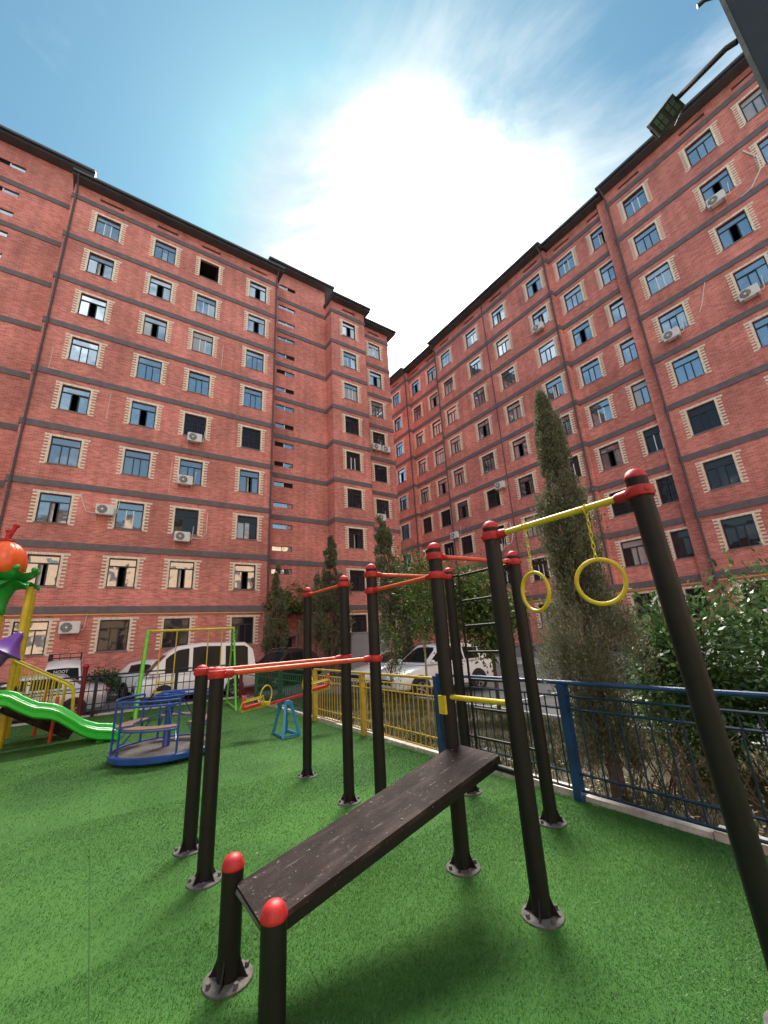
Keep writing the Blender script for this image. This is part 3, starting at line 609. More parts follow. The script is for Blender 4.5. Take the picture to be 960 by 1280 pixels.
# air conditioners: local x along the wall, outward -y
def make_ac():
    t = empty('air_conditioner')
    b = MB(); x0, x1, y0, y1, z0, z1 = -.40, .40, -.42, -.12, 0, .55; b.box(x0, x1, y0, y1, z0, z1)
    me = b.mesh('casing', 'ac', smooth=False); bm = bmesh.new(); bm.from_mesh(me); bmesh.ops.bevel(bm, geom=bm.edges[:], offset=.025, segments=2, affect='EDGES'); bm.to_mesh(me); bm.free(); inst('casing', me, t)
    b = MB(); b.lathe([(.0, 0), (.21, 0), (.225, .006), (.225, .012), (.0, .012)], (-.12, -.432, .275), 24, (0, 1, 0)); b.build('fan_opening', 'ac_dark', t)
    b = MB()
    for r in (.05, .10, .15, .20): b.tube(arc(lambda q: (-.12+r*math.cos(6.283*q), -.436, .275+r*math.sin(6.283*q)), 17)[:-1], .006, 4, closed=True)
    for q in range(8): b.bar((-.12, -.437, .275), (-.12+.22*math.cos(q*.785), -.437, .275+.22*math.sin(q*.785)), .008, .006)
    b.lathe([(.0, 0), (.055, 0), (.055, .01)], (-.12, -.442, .275), 12, (0, 1, 0)); b.build('fan_grille', 'ac', t)
    for x in (-.28, .28):
        b = MB(); b.bar((x, -.01, -.02), (x, -.44, -.02), .035, .035); b.bar((x, -.015, -.25), (x, -.40, -.04), .025, .025); b.build('bracket', 'plinth', t)
    b = MB(); b.tube([(.42, -.25, .2), (.50, -.22, .12), (.55, -.05, .3), (.60, -.03, 1.0)], .016, 6); b.build('refrigerant_hose', 'cable', t)
    return t
AC0 = make_ac(); used = [False]
def ac(loc, rz, label):
    o = AC0 if not used[0] else copy_tree(AC0); used[0] = True
    o.location = loc; o.rotation_euler = (0, 0, rz); tag(o, label, 'air conditioner', 'air conditioning units on the brick walls'); return o
for (x, y, z, l) in ((3.62, 25, 13.55, 'white air conditioner under the barred window in the third column of the left block'),
    (3.32, 25, 10.7, 'white air conditioner before a pale blue fourth storey window of the left block'),
    (-.32, 25, 8.4, 'white air conditioner left of a third storey window jamb on the left block'),
    (3.44, 25, 7.3, 'white air conditioner hung below a third storey window of the left block'),
    (-.98, 25, 2.5, 'white air conditioner low on the left block between two ground storey windows'),
    (17.95, 26.15, 16.75, 'left one of a pair of air conditioners under one window near the left block corner'),
    (18.92, 26.15, 16.75, 'right one of a pair of air conditioners under one window near the left block corner'),
    (18.05, 26.15, 10.5, 'white air conditioner partly behind the leaning conifer top on the left block'),
    (17.4, 26.15, 3.7, 'small white air conditioner behind the conifer low on the left block corner')): ac((x, y, z), 0, l)
for (x, y, z, l) in ((25.1, 2.4, 22.85, 'white air conditioner below a second row window on the right block, with a looping hose'),
    (25.1, 13.55, 22.95, 'white air conditioner high on the right block left of the middle downpipe'),
    (25.1, 6.0, 16.7, 'air conditioner under a fifth storey window right of the right block downpipe'),
    (25.1, 2.55, 16.65, 'largest looking white air conditioner at the right edge of the photo on the right block'),
    (25.1, 19.1, 12.1, 'air conditioner at a barred window corner on the right block beside the cypress'),
    (25.1, 24.6, 9.35, 'white air conditioner above a barred window beside the dark pipe of the right block'),
    (25.1, 20.2, 7.3, 'white air conditioner low on the right block beside the top of the pull-up posts'),
    (25.1, 33.2, 23.5, 'white air conditioner on the far end of the right block, near the gap')): ac((x, y, z), R_(-90), l)
MB().tube([(25.07, y, z) for y, z in ((1.55, 22.5), (1.1, 22.6), (.55, 23.3), (.5, 24.1), (.85, 25.0))], .035, 6).build('conduit', 'cable', RB)
MB().tube([(25.07, y, z) for y, z in ((4.6, 17.5), (4.4, 17.9), (3.9, 19.3))], .022, 6).build('conduit', 'cable', RB)
MB().tube([(25.07, y, z) for y, z in ((19.6, 7.6), (19.0, 7.8), (18.8, 8.4), (18.9, 9.3))], .03, 6).build('conduit', 'cable', RB)
MB().tube([(x, 24.96, z) for x, z in ((-.75, 8.5), (-1.1, 8.55), (-1.3, 9.0), (-1.45, 9.5))], .022, 6).build('conduit', 'cable', LB)
MB().tube([(x, 24.96, z) for x, z in ((3.9, 7.6), (4.5, 7.6), (4.75, 8.0), (4.75, 9.2))], .022, 6).build('conduit', 'cable', LB)
t = thing('grey_booth', 'plain grey metal booth standing in front of the left block corner', 'booth', (14.1, 22.6, ZA))
MB().box(12.66, 15.5, 21.95, 23.2, ZA, 1.84).build('panel', 'grey_panel', t, smooth=False); MB().box(12.6, 15.56, 21.9, 23.26, 1.845, 1.90).build('roof', 'grey_panel', t, smooth=False)

# ------------------------------------------------------------------ workout frame
PR = .056
WF = thing('workout_frame', 'outdoor workout frame of charcoal posts joined by red and yellow bars', 'exercise equipment', (2.36, 2.6, 0))
def post(parent, x, y, h, cols, r=PR, lean=(0, 0)):
    xb, yb = x, y; at = lambda z: (xb+lean[0]*z/h, yb+lean[1]*z/h)
    b = MB(); b.tube([(x, y, .0), (*at(h-.002), h-.002)], r, 20); 
    for k in range(4):
        a = k*math.pi/2+.5; d = Vector((math.cos(a), math.sin(a), 0)); s_ = Vector((-d.y, d.x, 0))*.004; c = Vector((x, y, 0))
        p = [c+d*(r*.9)+Vector((0, 0, .012)), c+d*(r+.050)+Vector((0, 0, .010)), c+d*(r+.036)+Vector((0, 0, .022)), c+d*(r+.010)+Vector((0, 0, .070)), c+d*(r*.9)+Vector((0, 0, .12))]
        b.loft([[q+s_ for q in p], [q-s_ for q in p]])
    po = b.build('post', 'post', parent)
    b = MB(); b.lathe([(0, .012), (r+.056, .012), (r+.064, .008), (r+.066, 0)], (x, y, .001), 28)
    for k in range(4):
        a = k*math.pi/2+.5+.785; b.lathe([(0, .018), (.011, .018), (.012, 0)], (x+math.cos(a)*(r+.042), y+math.sin(a)*(r+.042), .014), 8)
    b.build('base_plate', 'flange', po)
    b = MB(); b.lathe([(r+.001, -.014), (r+.003, -.010), (r+.003, -.002), (r*.97, .008), (r*.84, .025), (r*.58, .038), (r*.25, .045), (0, .046)], (*at(h), h), 22); b.build('cap', 'red', po)
    for zc in cols:
        x, y = at(zc); b = MB(); b.lathe([(r, -.032), (r+.012, -.028), (r+.016, -.012), (r+.016, .012), (r+.012, .028), (r, .032)], (x, y, zc), 22)
        for a in (.8, 2.4, 4.0, 5.5): b.lathe([(0, .006), (.011, .006), (.012, 0)], (x+math.cos(a)*(r+.016), y+math.sin(a)*(r+.016), zc), 8, (math.cos(a), math.sin(a), 0))
        b.build('collar', 'red', po)
    return po
def hbar(parent, p, q, mtl='orange', r=.019, name='bar'):
    p = Vector(p); q = Vector(q); d = (q-p).normalized(); p2 = p+d*(PR+.01); q2 = q-d*(PR+.01)
    o = MB().tube([p2, q2], r, 12).build(name, mtl, parent)
    MB().tube([p2-d*.005, p2+d*.05, p2+d*.065], [r+.014, r+.010, r+.004], 12).build('socket', 'red', o); MB().tube([q2+d*.005, q2-d*.05, q2-d*.065], [r+.014, r+.010, r+.004], 12).build('socket', 'red', o)
post(WF, .866, 4.27, 1.39, [1.375]); post(WF, .866, 3.69, 1.39, [1.375])
post(WF, 2.385, 5.317, 2.262, [2.20]); post(WF, 2.36, 4.23, 2.264, [2.205, 1.39]); post(WF, 2.36, 3.63, 2.302, [2.232, 2.06, 1.39])
post(WF, 2.36, 2.605, 2.312, [2.235, 2.07]); post(WF, 3.43, 3.571, 2.30, [2.232]); post(WF, 3.425, 2.61, 2.315, [2.245]); post(WF, 2.345, 1.948, 2.335, [2.262]); post(WF, 2.50, .872, 2.385, [2.292], lean=(-.08, .063))
hbar(WF, (.866, 4.27, 1.375), (2.36, 4.23, 1.39), r=.022); hbar(WF, (.866, 3.69, 1.375), (2.36, 3.63, 1.39), r=.022)
hbar(WF, (2.385, 5.317, 2.20), (2.36, 4.23, 2.205)); hbar(WF, (2.36, 3.63, 2.232), (3.43, 3.571, 2.232)); hbar(WF, (2.36, 3.63, 2.06), (2.36, 2.605, 2.07)); hbar(WF, (2.36, 2.605, 2.235), (3.425, 2.61, 2.245))
hbar(WF, (2.345, 1.948, 2.262), (2.42, .935, 2.292), 'yellow', .020)
o = MB().tube([(2.355, 2.66, 1.115), (2.35, 1.90, 1.125)], .019, 12).build('bar', 'yellow', WF)
MB().box(2.29, 2.312, 2.57, 2.64, 1.0, 1.13).build('bracket', 'yellow', WF, smooth=False)
lad = MB().tube([(3.43, 3.42, 2.22), (3.43, 2.75, 2.235)], .014, 8).build('ladder', 'post', WF)
for y_ in (3.41, 2.76): MB().tube([(3.43, y_, .25), (3.43, y_, 2.24)], .013, 8).build('rail', 'post', lad)
for z_ in (1.93, 1.655, 1.38, 1.10, .815, .54): MB().tube([(3.43, 3.41, z_), (3.43, 2.76, z_+.005)], .013, 8).build('rung', 'post', lad)
for z_ in (2.23, .54): MB().tube([(3.43, 3.571, z_), (3.43, 3.41, z_)], .012, 8).build('rung', 'post', lad); MB().tube([(3.427, 2.76, z_), (3.425, 2.61, z_)], .012, 8).build('rung', 'post', lad)
# rings
def gym_ring(y, rot, zc, rad, label):
    t = thing('gymnastic_ring', label, 'gymnastic ring', (2.39, y, 2.265), 0, 'yellow rings hanging from the bar')
    d = Vector((math.cos(rot), math.sin(rot), 0)); bxr = 2.345+(1.948-y)/1.013*.075; c = Vector((bxr, y, zc))
    MB().tube(arc(lambda q: c+d*rad*math.cos(6.283*q)+Vector((0, 0, rad*math.sin(6.283*q))), 41)[:-1], .0125, 10, closed=True).build('ring', 'yellow', t)
    z = 2.255; ztop = zc+rad; nl = int((z-.045-ztop)/.030); ch = MB(); bx_ = 2.395
    ch.tube(arc(lambda q: (bxr+.028*math.cos(6.283*q), y, 2.272+.034*math.sin(6.283*q)), 17)[:-1], .005, 6, closed=True)
    for k in range(nl+1):
        zc2 = ztop+.012+k*(2.252-ztop-.012)/nl; e = Vector((1, 0, 0)) if k % 2 else Vector((0, 1, 0))
        ch.tube(arc(lambda q: Vector((bxr, y, zc2))+e*.009*math.cos(6.283*q)+Vector((0, 0, .022*math.sin(6.283*q))), 11)[:-1], .0032, 5, closed=True)
    ch.build('chain', 'yellow', t)
gym_ring(1.665, R_(76), 1.825, .125, 'yellow gymnastic ring on a chain, seen narrow, nearer the middle post')
gym_ring(1.24, R_(112), 1.835, .128, 'yellow gymnastic ring on a chain, seen round, nearer the tall right post')
# sit-up bench
SBN = thing('sit_up_bench', 'sloping dark brown sit-up bench between the posts with two short red capped posts', 'exercise bench', (.78, 2.38, 0))
for y_ in (2.654, 2.104):
    x_ = .765 if y_ > 2.4 else .79; po = MB().tube([(x_, y_, 0), (x_, y_, .475)], PR, 20); 
    for k in range(4):
        a = k*math.pi/2+.9; d = Vector((math.cos(a), math.sin(a), 0)); s_ = Vector((-d.y, d.x, 0))*.004; c = Vector((x_, y_, 0)); r = PR
        p = [c+d*(r*.9)+Vector((0, 0, .012)), c+d*(r+.050)+Vector((0, 0, .010)), c+d*(r+.036)+Vector((0, 0, .022)), c+d*(r+.010)+Vector((0, 0, .070)), c+d*(r*.9)+Vector((0, 0, .12))]
        po.loft([[q+s_ for q in p], [q-s_ for q in p]])
    po = po.build('post', 'post', SBN)
    b = MB(); b.lathe([(0, .012), (PR+.056, .012), (PR+.064, .008), (PR+.066, 0)], (x_, y_, .001), 28)
    for k in range(4): a = k*math.pi/2+.9+.785; b.lathe([(0, .018), (.011, .018), (.012, 0)], (x_+math.cos(a)*.098, y_+math.sin(a)*.098, .014), 8)
    b.build('base_plate', 'flange', po)
    b = MB(); r = PR; b.lathe([(r+.001, -.012), (r+.003, -.008), (r+.003, 0), (r*.97, .010), (r*.85, .030), (r*.6, .045), (r*.25, .053), (0, .054)], (x_, y_, .475), 22); b.build('cap', 'red', po)
P0 = Vector((.768, 0, .412)); P1 = Vector((2.385, 0, .783)); ym, hw = 2.38, .215
dv = (P1-P0).normalized(); nv = Vector((-dv.z, 0, dv.x))
b = MB(); b.obox((P0+P1)/2+Vector((0, ym-.04*0, 0))-nv*.012, (dv, (0, 1, 0), nv), (P1-P0).length/2, hw, .012)
bo = b.build('board', 'board', SBN, smooth=False)
for q in (.05, .5, .95):
    for s_ in (-1, 1): MB().lathe([(0, .004), (.009, .003), (.011, 0)], P0.lerp(P1, q)+Vector((0, ym+s_*(hw-.05), 0)), 10, nv).build('bolt', 'flange', bo)
for s_ in (-1, 1):
    b = MB(); b.obox((P0+P1)/2+Vector((0, ym+s_*(hw-.014), 0))-nv*.047, (dv, (0, 1, 0), nv), (P1-P0).length/2-.004, .0135, .0225); b.build('side_rail', 'post', SBN, smooth=False)
b = MB(); b.obox(P0+Vector((0, ym, 0))-nv*.047+dv*.012, (dv, (0, 1, 0), nv), .006, hw-.03, .0225); b.build('end_rail', 'post', SBN, smooth=False)
MB().tube([(.805, 2.14, .372), (.785, 2.63, .372)], .019, 12).build('cross_bar', 'steel_edge', SBN)
MB().tube([(2.345, 2.0, .715), (2.36, 2.56, .715)], .021, 12).build('cross_bar', 'post', SBN)

# ------------------------------------------------------------------ fences
def fence_run(name, label, mtl, axis, fixed, a0, a1, posts, sp, top, rails, lows, pm=None, hand=.021, pw=.04, group='playground fence runs', barr=.008, z0=0):
    t = thing(name, label, 'fence', (fixed, a0, z0) if axis == 'y' else (a0, fixed, z0), 0, group)
    P = (lambda a, z: (fixed, a, z)) if axis == 'y' else (lambda a, z: (a, fixed, z))
    for p in posts:
        b = MB(); c = P(p, 0); b.box(c[0]-pw, c[0]+pw, c[1]-pw, c[1]+pw, z0, top-.02+z0); b.box(c[0]-pw-.004, c[0]+pw+.004, c[1]-pw-.004, c[1]+pw+.004, top-.02+z0, top-.005+z0); b.build('post', pm or mtl, t, smooth=False)
    b = MB(); b.tube([P(a0, top+.015+z0), P(a1, top+.015+z0)], hand, 8); b.build('hand_rail', pm or mtl, t)
    for z in rails+lows: MB().tube([P(a0, z+z0), P(a1, z+z0)], .013, 6).build('rail', mtl, t)
    n = int((a1-a0)/sp); c0 = P(a0, 0); zl, zh = min(lows), max(rails)
    me = MB().tube([(0, 0, zl), (0, 0, zh)], barr, 6).mesh('bar', mtl)
    for i in range(n+1):
        a = a0+(i+.5)*(a1-a0)/(n+1)
        if any(abs(a-p) < pw+.01 for p in posts): continue
        o = inst('bar', me, t); q = P(a, 0); o.location = Vector((q[0], q[1], z0))-woff(t)
    return t
fence_run('metal_fence', 'yellow painted metal fence with close upright bars beside the workout frame', 'yellow_fence', 'y', 4.0, 4.68, 8.56, [8.54, 6.6], .108, .98, [.88, .76], [.10, .24])
fence_run('metal_fence', 'blue painted metal fence with a thick handrail along the planted strip at right', 'blue_dark', 'y', 4.02, -4.6, 4.63, [4.63, 2.70, .78, -1.15, -3.1], .128, 1.03, [.92, .80], [.09, .23], 'blue')
fence_run('metal_fence', 'dark green fence run behind the seesaw', 'green_paint', 'y', 4.0, 8.64, 12.45, [10.55, 12.4], .12, .95, [.85, .70], [.10, .22])
fence_run('metal_fence', 'short maroon fence run beside the white minibus', 'maroon', 'y', 4.0, 12.52, 14.0, [13.95], .11, .95, [.85, .70], [.10, .22])
fence_run('metal_fence', 'black navy fence along the back of the playground in front of parked cars', 'navy', 'x', 14.0, -8.0, 3.9, [-7.9, -5.7, -3.7, -1.75, .22, 2.15, 3.88], .165, .98, [.90, .62], [.12, .30], barr=.010)
t = thing('red_post', 'red post with a ball top at the back fence behind the slide', 'post', (-.07, 13.75, 0)); MB().tube([(-.07, 13.75, 0), (-.06, 13.75, 1.2)], .055, 12).build('shaft', 'maroon', t); MB().lathe([(0, -.08), (.05, -.06), (.08, 0), (.05, .06), (0, .08)], (-.06, 13.75, 1.25), 14).build('ball', 'red', t)

# ------------------------------------------------------------------ slide tower at the left edge
ST = thing('slide_tower', 'play tower with a green wavy slide, yellow posts and an orange pumpkin top', 'playground slide', (-1.8, 11.2, 0))
for (x, y, h) in ((-1.19, 11.0, 2.95), (-1.25, 12.2, 2.95), (-2.6, 11.0, 2.95), (-2.6, 12.2, 2.95), (-1.62, 11.4, 2.7)):
    MB().tube([(x, y, 0), (x, y, h)], .062, 14).build('post', 'yellow', ST)
MB().box(-2.65, -1.15, 10.9, 12.25, .93, 1.0).build('platform', 'board', ST, smooth=False)
# slide: three ridges across, wavy along
path = [(-1.9, 1.03), (-1.45, 1.03), (-1.19, 1.02), (-1.05, .975), (-.95, .905), (-.80, .815), (-.69, .755), (-.55, .725), (-.44, .695), (-.33, .64), (-.22, .56), (-.08, .455), (.02, .375), (.14, .31), (.30, .25), (.44, .225), (.55, .205), (.62, .165), (.66, .12)]
prof = [(0, .0), (.015, -.0), (.05, .0), (.075, -.03), (.10, -.12), (.30, -.135), (.36, -.06), (.385, -.03), (.415, -.03), (.44, -.06), (.50, -.135), (.70, -.12), (.725, -.03), (.75, 0), (.785, 0), (.80, 0)]
face = [(0, -.20), (-.045, -.165), (-.045, -.105), (-.012, -.085), (-.012, -.07), (-.035, -.055), (-.035, -.022), (-.008, 0)]
rings = []
for (x, z) in path:
    r = [(x, 9.88+a, z+c) for a, c in prof]; r += [(x, 10.68, z-.20)] + [(x, 9.88+a, z+c) for a, c in face]; rings.append(r)
b = MB(); b.loft(rings); b.build('slide', 'plastic_green', ST, ang=50)
b = MB(); b.box(.28, .40, 9.98, 10.58, 0, .16); b.build('slide_foot', 'plastic_green', ST, smooth=False)
# stair behind the slide
for y_ in (10.95, 11.6):
    b = MB(); b.bar((-1.25, y_, .72), (-.12, y_, .08), .05, .2); b.build('stringer', 'board', ST, smooth=False)
for k in range(5):
    t_ = (k+.6)/5.2; MB().box(-1.25+1.1*t_-.1, -1.25+1.1*t_+.12, 10.98, 11.57, .90-.80*t_, .93-.80*t_).build('step', 'board', ST, smooth=False)
for y_ in (10.92, 11.63):
    pts = [(-1.22, y_, 1.52), (-.34, y_, 1.02), (-.24, y_, .94), (-.20, y_, .85), (-.16, y_, .32)]
    o = MB().tube(pts, .022, 8).build('railing', 'yellow', ST); MB().tube([(-1.22, y_, .86), (-.17, y_, .34)], .016, 8).build('rail', 'yellow', o)
    for k in range(9):
        x_ = -1.15+k*.098; MB().tube([(x_, y_, .84-(x_+1.2)*.5), (x_+.01, y_, 1.50-(x_+1.2)*.57)], .012, 6).build('bar', 'yellow', o)
MB().tube([(-.78, 11.95, 0), (-.68, 11.95, .95)], .035, 8).build('leg', 'orange', ST)
MB().tube([(-.45, 10.86, 0), (-.43, 10.86, .8)], .03, 8).build('leg', 'orange', ST)
# leaf cup and pumpkin
c = (-1.60, 11.05, 0)
b = MB(); b.lathe([(.07, 2.40), (.10, 2.42), (.10, 2.55), (.12, 2.70), (.18, 2.86), (.32, 3.0), (.30, 3.04)], c, 24)
b.build('leaf_cup', 'leaf_green', ST, ang=60)
for tier, (z, rr, up_, n_) in enumerate(((2.95, .56, .04, 8), (3.04, .47, .20, 8))):
    for k in range(n_):
        a = 2*math.pi*(k+.5*tier)/n_; d = Vector((math.cos(a), math.sin(a), 0)); s_ = Vector((-d.y, d.x, 0)); C_ = Vector(c)
        rg = []
        for i in range(9):
            t_ = i/8; r = .20+(rr-.20)*t_; zz_ = z+.05*math.sin(t_*3)+up_*t_*t_ - (.20*max(0, t_-.6)**1.2 if tier == 0 else 0); wd = .165*math.sin(math.pi*min(1, .30+.68*t_))*(1 if t_ < 1 else .3)+.01; cv = .06*(1-t_)
            ctr = C_+d*r; rg.append([ctr+s_*wd+Vector((0, 0, zz_+cv)), ctr+s_*wd*.5+Vector((0, 0, zz_+.01)), ctr+Vector((0, 0, zz_-.02)), ctr-s_*wd*.5+Vector((0, 0, zz_+.01)), ctr-s_*wd+Vector((0, 0, zz_+cv)), ctr+Vector((0, 0, zz_-.07))])
        b = MB(); b.loft(rg)
        if tier == 1:
            tip = C_+d*(rr+.01)+Vector((0, 0, z+up_+.04)); b.lathe([(0, -.06), (.05, -.04), (.065, 0), (.05, .04), (0, .06)], tip, 10)
        b.build('leaf', 'leaf_green', ST, ang=60)
b = MB(); c2 = (-1.70, 11.05, 3.48)
b.lathe([(.02, -.38), (.25, -.36), (.35, -.27), (.395, -.12), (.39, .04), (.335, .20), (.24, .31), (.13, .37), (.02, .39)], c2, 48, fn=lambda r, z, a: (r*(1-.09*abs(math.cos(4*a))**6), z)); b.build('pumpkin', 'pumpkin', ST, ang=80)
b = MB(); b.lathe([(.0, .37), (.11, .37), (.12, .41), (.055, .44), (.045, .56), (.07, .62), (.02, .66)], c2, 14); b.tube([(c2[0], c2[1], c2[2]+.50), (c2[0]+.05, c2[1]-.02, c2[2]+.62), (c2[0]+.08, c2[1]-.02, c2[2]+.70)], [.05, .045, .04], 8); b.lathe([(0, -.06), (.05, -.03), (.06, .0), (.05, .03), (0, .06)], (c2[0]+.09, c2[1]-.02, c2[2]+.73), 10); b.build('stem', 'red', ST)
# purple bell flower spout
ax = Vector((-.50, -.08, -.86)).normalized(); top = Vector((-1.14, 10.5, 2.03))
b = MB(); b.lathe([(.0, -.02), (.05, .0), (.085, .06), (.12, .16), (.19, .27), (.28, .36), (.31, .385), (.29, .41), (.17, .41), (.13, .46), (.135, .7), (.15, 1.0), (.14, 1.15)], top, 24, ax, fn=lambda r, z, a: (r*(1+.05*math.cos(5*a)), z)); b.build('bell_flower', 'purple', ST, ang=60)

# ------------------------------------------------------------------ merry-go-round
cx_, cy_, RR = 1.16, 7.98, .77
MG = thing('merry_go_round', 'blue merry-go-round with a worn round deck and curved seats', 'merry-go-round', (cx_, cy_, 0))
b = MB(); b.lathe([(.0, .10), (RR-.05, .10), (RR-.05, .118), (0, .118)], (cx_, cy_, 0), 40); b.build('deck', 'deck', MG)
b = MB(); b.lathe([(RR-.05, .05), (RR-.01, .04), (RR+.01, .06), (RR+.01, .125), (RR-.01, .14), (RR-.05, .135), (RR-.05, .05)], (cx_, cy_, 0), 48); b.build('rim', 'blue_mgr', MG)
b = MB(); b.lathe([(.0, 0), (.22, 0), (.22, .06), (.06, .10), (.055, .118), (.055, .62), (.065, .63), (.065, .70), (0, .70)], (cx_, cy_, 0), 18); b.build('hub', 'blue_mgr', MG)
b = MB(); b.tube(arc(lambda q: (cx_+.24*math.cos(6.283*q), cy_+.24*math.sin(6.283*q), .86), 33)[:-1], .018, 8, closed=True); b.lathe([(0, .70), (.03, .70), (.03, .86), (0, .86)], (cx_, cy_, 0), 8)
for zq, rq in ((.89, .20), (.83, .20), (.80, .14)): b.tube(arc(lambda q: (cx_+rq*math.cos(6.283*q), cy_+rq*math.sin(6.283*q), zq), 25)[:-1], .016, 6, closed=True)
for k in range(4): b.bar((cx_, cy_, .86), (cx_+.24*math.cos(k*1.571), cy_+.24*math.sin(k*1.571), .86), .02, .02)
b.build('steering_wheel', 'blue_mgr', MG)
rp = lambda r, a, z: (cx_+r*math.cos(a), cy_+r*math.sin(a), z)
for k in range(4):
    a0 = k*math.pi/2+.42; a1 = a0+1.2
    for zz_ in (.86, .80): MB().tube([rp(RR-.03, a0+(a1-a0)*i/12, zz_) for i in range(13)], .016, 8).build('rail', 'blue_mgr', MG)
    for aa in (a0, a1): MB().tube([rp(RR-.03, aa, .12), rp(RR-.03, aa, .80), rp(RR-.03, aa+.0, .86)], .016, 8).build('upright', 'blue_mgr', MG)
    MB().tube([rp(RR-.05, a0+(a1-a0)*i/12, .46) for i in range(13)], .013, 8).build('rail', 'blue_mgr', MG)
    for aa in (a0, a1): MB().tube([rp(RR-.03, aa, .46), rp(RR-.26, aa, .46), rp(RR-.10, aa, .30), rp(RR-.03, aa, .28)], .011, 6).build('strut', 'blue_mgr', MG)
    V = [[rp(r, a0+(a1-a0)*i/12, z) for r, z in ((RR-.06, .475), (RR-.06, .495), (RR-.28, .495), (RR-.28, .475))] for i in range(13)]
    b = MB(); b.loft(V); b.build('seat', 'seat_brown', MG)
for k in range(6):
    a = k*1.047+.3; MB().tube([rp(.06, a, .62), rp(RR-.05, a, .46)] if k % 2 else [rp(.20, a, .82), rp(RR-.29, a+.2, .46)], .010, 6).build('brace', 'blue_mgr', MG)

# ------------------------------------------------------------------ swing
SWG = thing('swing', 'swing with green angled legs, a yellow top bar and two hanging seats', 'swing', (2.15, 12.1, 0))
ZT = 2.03
for x_, ft in ((1.12, [(.98, 11.35), (1.08, 12.9)]), (3.2, [(3.17, 11.35), (3.33, 12.9)])):
    for fx, fy in ft: MB().tube([(fx, fy, 0), (x_+.02*(fx-x_), 12.1+(fy-12.1)*.06, ZT+.03)], .038 if x_ < 2 else .026, 10).build('leg', 'swing_green', SWG)
    MB().tube([(ft[0][0], ft[0][1], .06), (ft[1][0], ft[1][1], .06)], .018, 8).build('foot_bar', 'swing_green', SWG)
    MB().tube([(x_-.01, 11.9, 1.45), (x_+.01, 12.32, 1.45)], .018, 8).build('foot_bar', 'swing_green', SWG)
for k in range(5): MB().tube([(3.2, 11.95-.02*k, 1.55+.09*k), (3.2, 12.27-.0*k, 1.62+.09*k)], .016, 6).build('panel_bar', 'green_paint', SWG)
MB().tube([(1.10, 12.1, ZT), (3.22, 12.1, ZT)], .03, 12).build('top_bar', 'yellow', SWG)
for xs_ in ((1.42, 1.78), (2.55, 2.90)):
    for x_ in xs_: MB().tube([(x_, 12.1, ZT-.02), (x_, 12.1, .58)], .014, 6).build('hanger', 'yellow', SWG)
    o = MB().box(xs_[0]-.03, xs_[1]+.03, 11.94, 12.26, .54, .58).build('seat', 'yellow', SWG, smooth=False)
    MB().tube([(xs_[0], 11.95, .80), (xs_[1], 11.95, .80)], .012, 6).build('guard_rail', 'yellow', o); MB().tube([(xs_[0], 12.25, .80), (xs_[1], 12.25, .80)], .012, 6).build('guard_rail', 'yellow', o)

# ------------------------------------------------------------------ seesaw
SS = thing('seesaw', 'seesaw on a sky blue stand with a red beam and yellow hoop handles', 'seesaw', (3.04, 7.75, 0))
pv = Vector((3.05, 7.75, .585)); e0 = Vector((2.42, 8.02, .46)); e1 = Vector((3.72, 7.46, .715)); bd_ = (e1-e0).normalized(); sd = Vector((-bd_.y, bd_.x, 0)).normalized()
for fx, fy in ((2.92, 8.02), (2.90, 7.46), (3.20, 7.46), (3.17, 7.98)):
    tx = 3.0 if fx < 3 else 3.1; ty = 7.86 if fy > 7.7 else 7.62
    MB().bar((fx, fy, 0), (tx, ty, .53), .04, .04).build('leg', 'seesaw_blue', SS, smooth=False)
b = MB(); b.bar((2.98, 7.62, .53), (3.12, 7.62, .53), .05, .05); b.bar((2.98, 7.86, .53), (3.12, 7.86, .53), .05, .05); b.bar((3.05, 7.60, .545), (3.05, 7.88, .545), .06, .06); b.build('top_plate', 'seesaw_blue', SS, smooth=False)
for p, q in (((2.92, 8.02), (2.90, 7.46)), ((2.90, 7.46), (3.20, 7.46)), ((3.20, 7.46), (3.17, 7.98))): MB().bar((*p, .03), (*q, .03), .03, .03).build('foot_bar', 'seesaw_blue', SS, smooth=False)
MB().bar(e0.lerp(e1, .28), e0.lerp(e1, .72), .055, .042).build('beam', 'red', SS, smooth=False)
for q in ((-.06, .30), (.70, 1.06)): MB().bar(e0.lerp(e1, q[0]), e0.lerp(e1, q[1]), .05, .036).build('beam_end', 'yellow', SS, smooth=False)
for e, s_ in ((e0, 1), (e1, -1)):
    d = bd_*s_
    o = MB().obox(e+Vector((0, 0, .05))+d*.10, (bd_, sd, (0, 0, 1)), .15, .12, .018).build('seat', 'red', SS, smooth=False)
    MB().tube(arc(lambda q: e+d*.34+Vector((0, 0, .16))+sd*.0+(sd*.8+d*.55).normalized()*.165*math.cos(6.283*q)+Vector((0, 0, .165*math.sin(6.283*q))), 25)[:-1], .012, 8, closed=True).build('hoop_handle', 'yellow', SS)
    for sg in (-1, 1): MB().tube([e+d*.30+sd*.1*sg+Vector((0, 0, .04)), e+d*.28+sd*.13*sg+Vector((0, 0, .15)), e-d*.06+sd*.13*sg+Vector((0, 0, .15)), e-d*.10+sd*.13*sg+Vector((0, 0, .05))], .012, 8).build('side_rail', 'yellow', SS)
    MB().obox(e+Vector((0, 0, .16))-d*.05, (bd_, sd, (0, 0, 1)), .015, .12, .08).build('backrest', 'orange', SS, smooth=False)
    MB().bar(e+d*.36, e+d*.36+Vector((0, 0, .05)), .1, .1).build('clamp', 'yellow', SS, smooth=False)

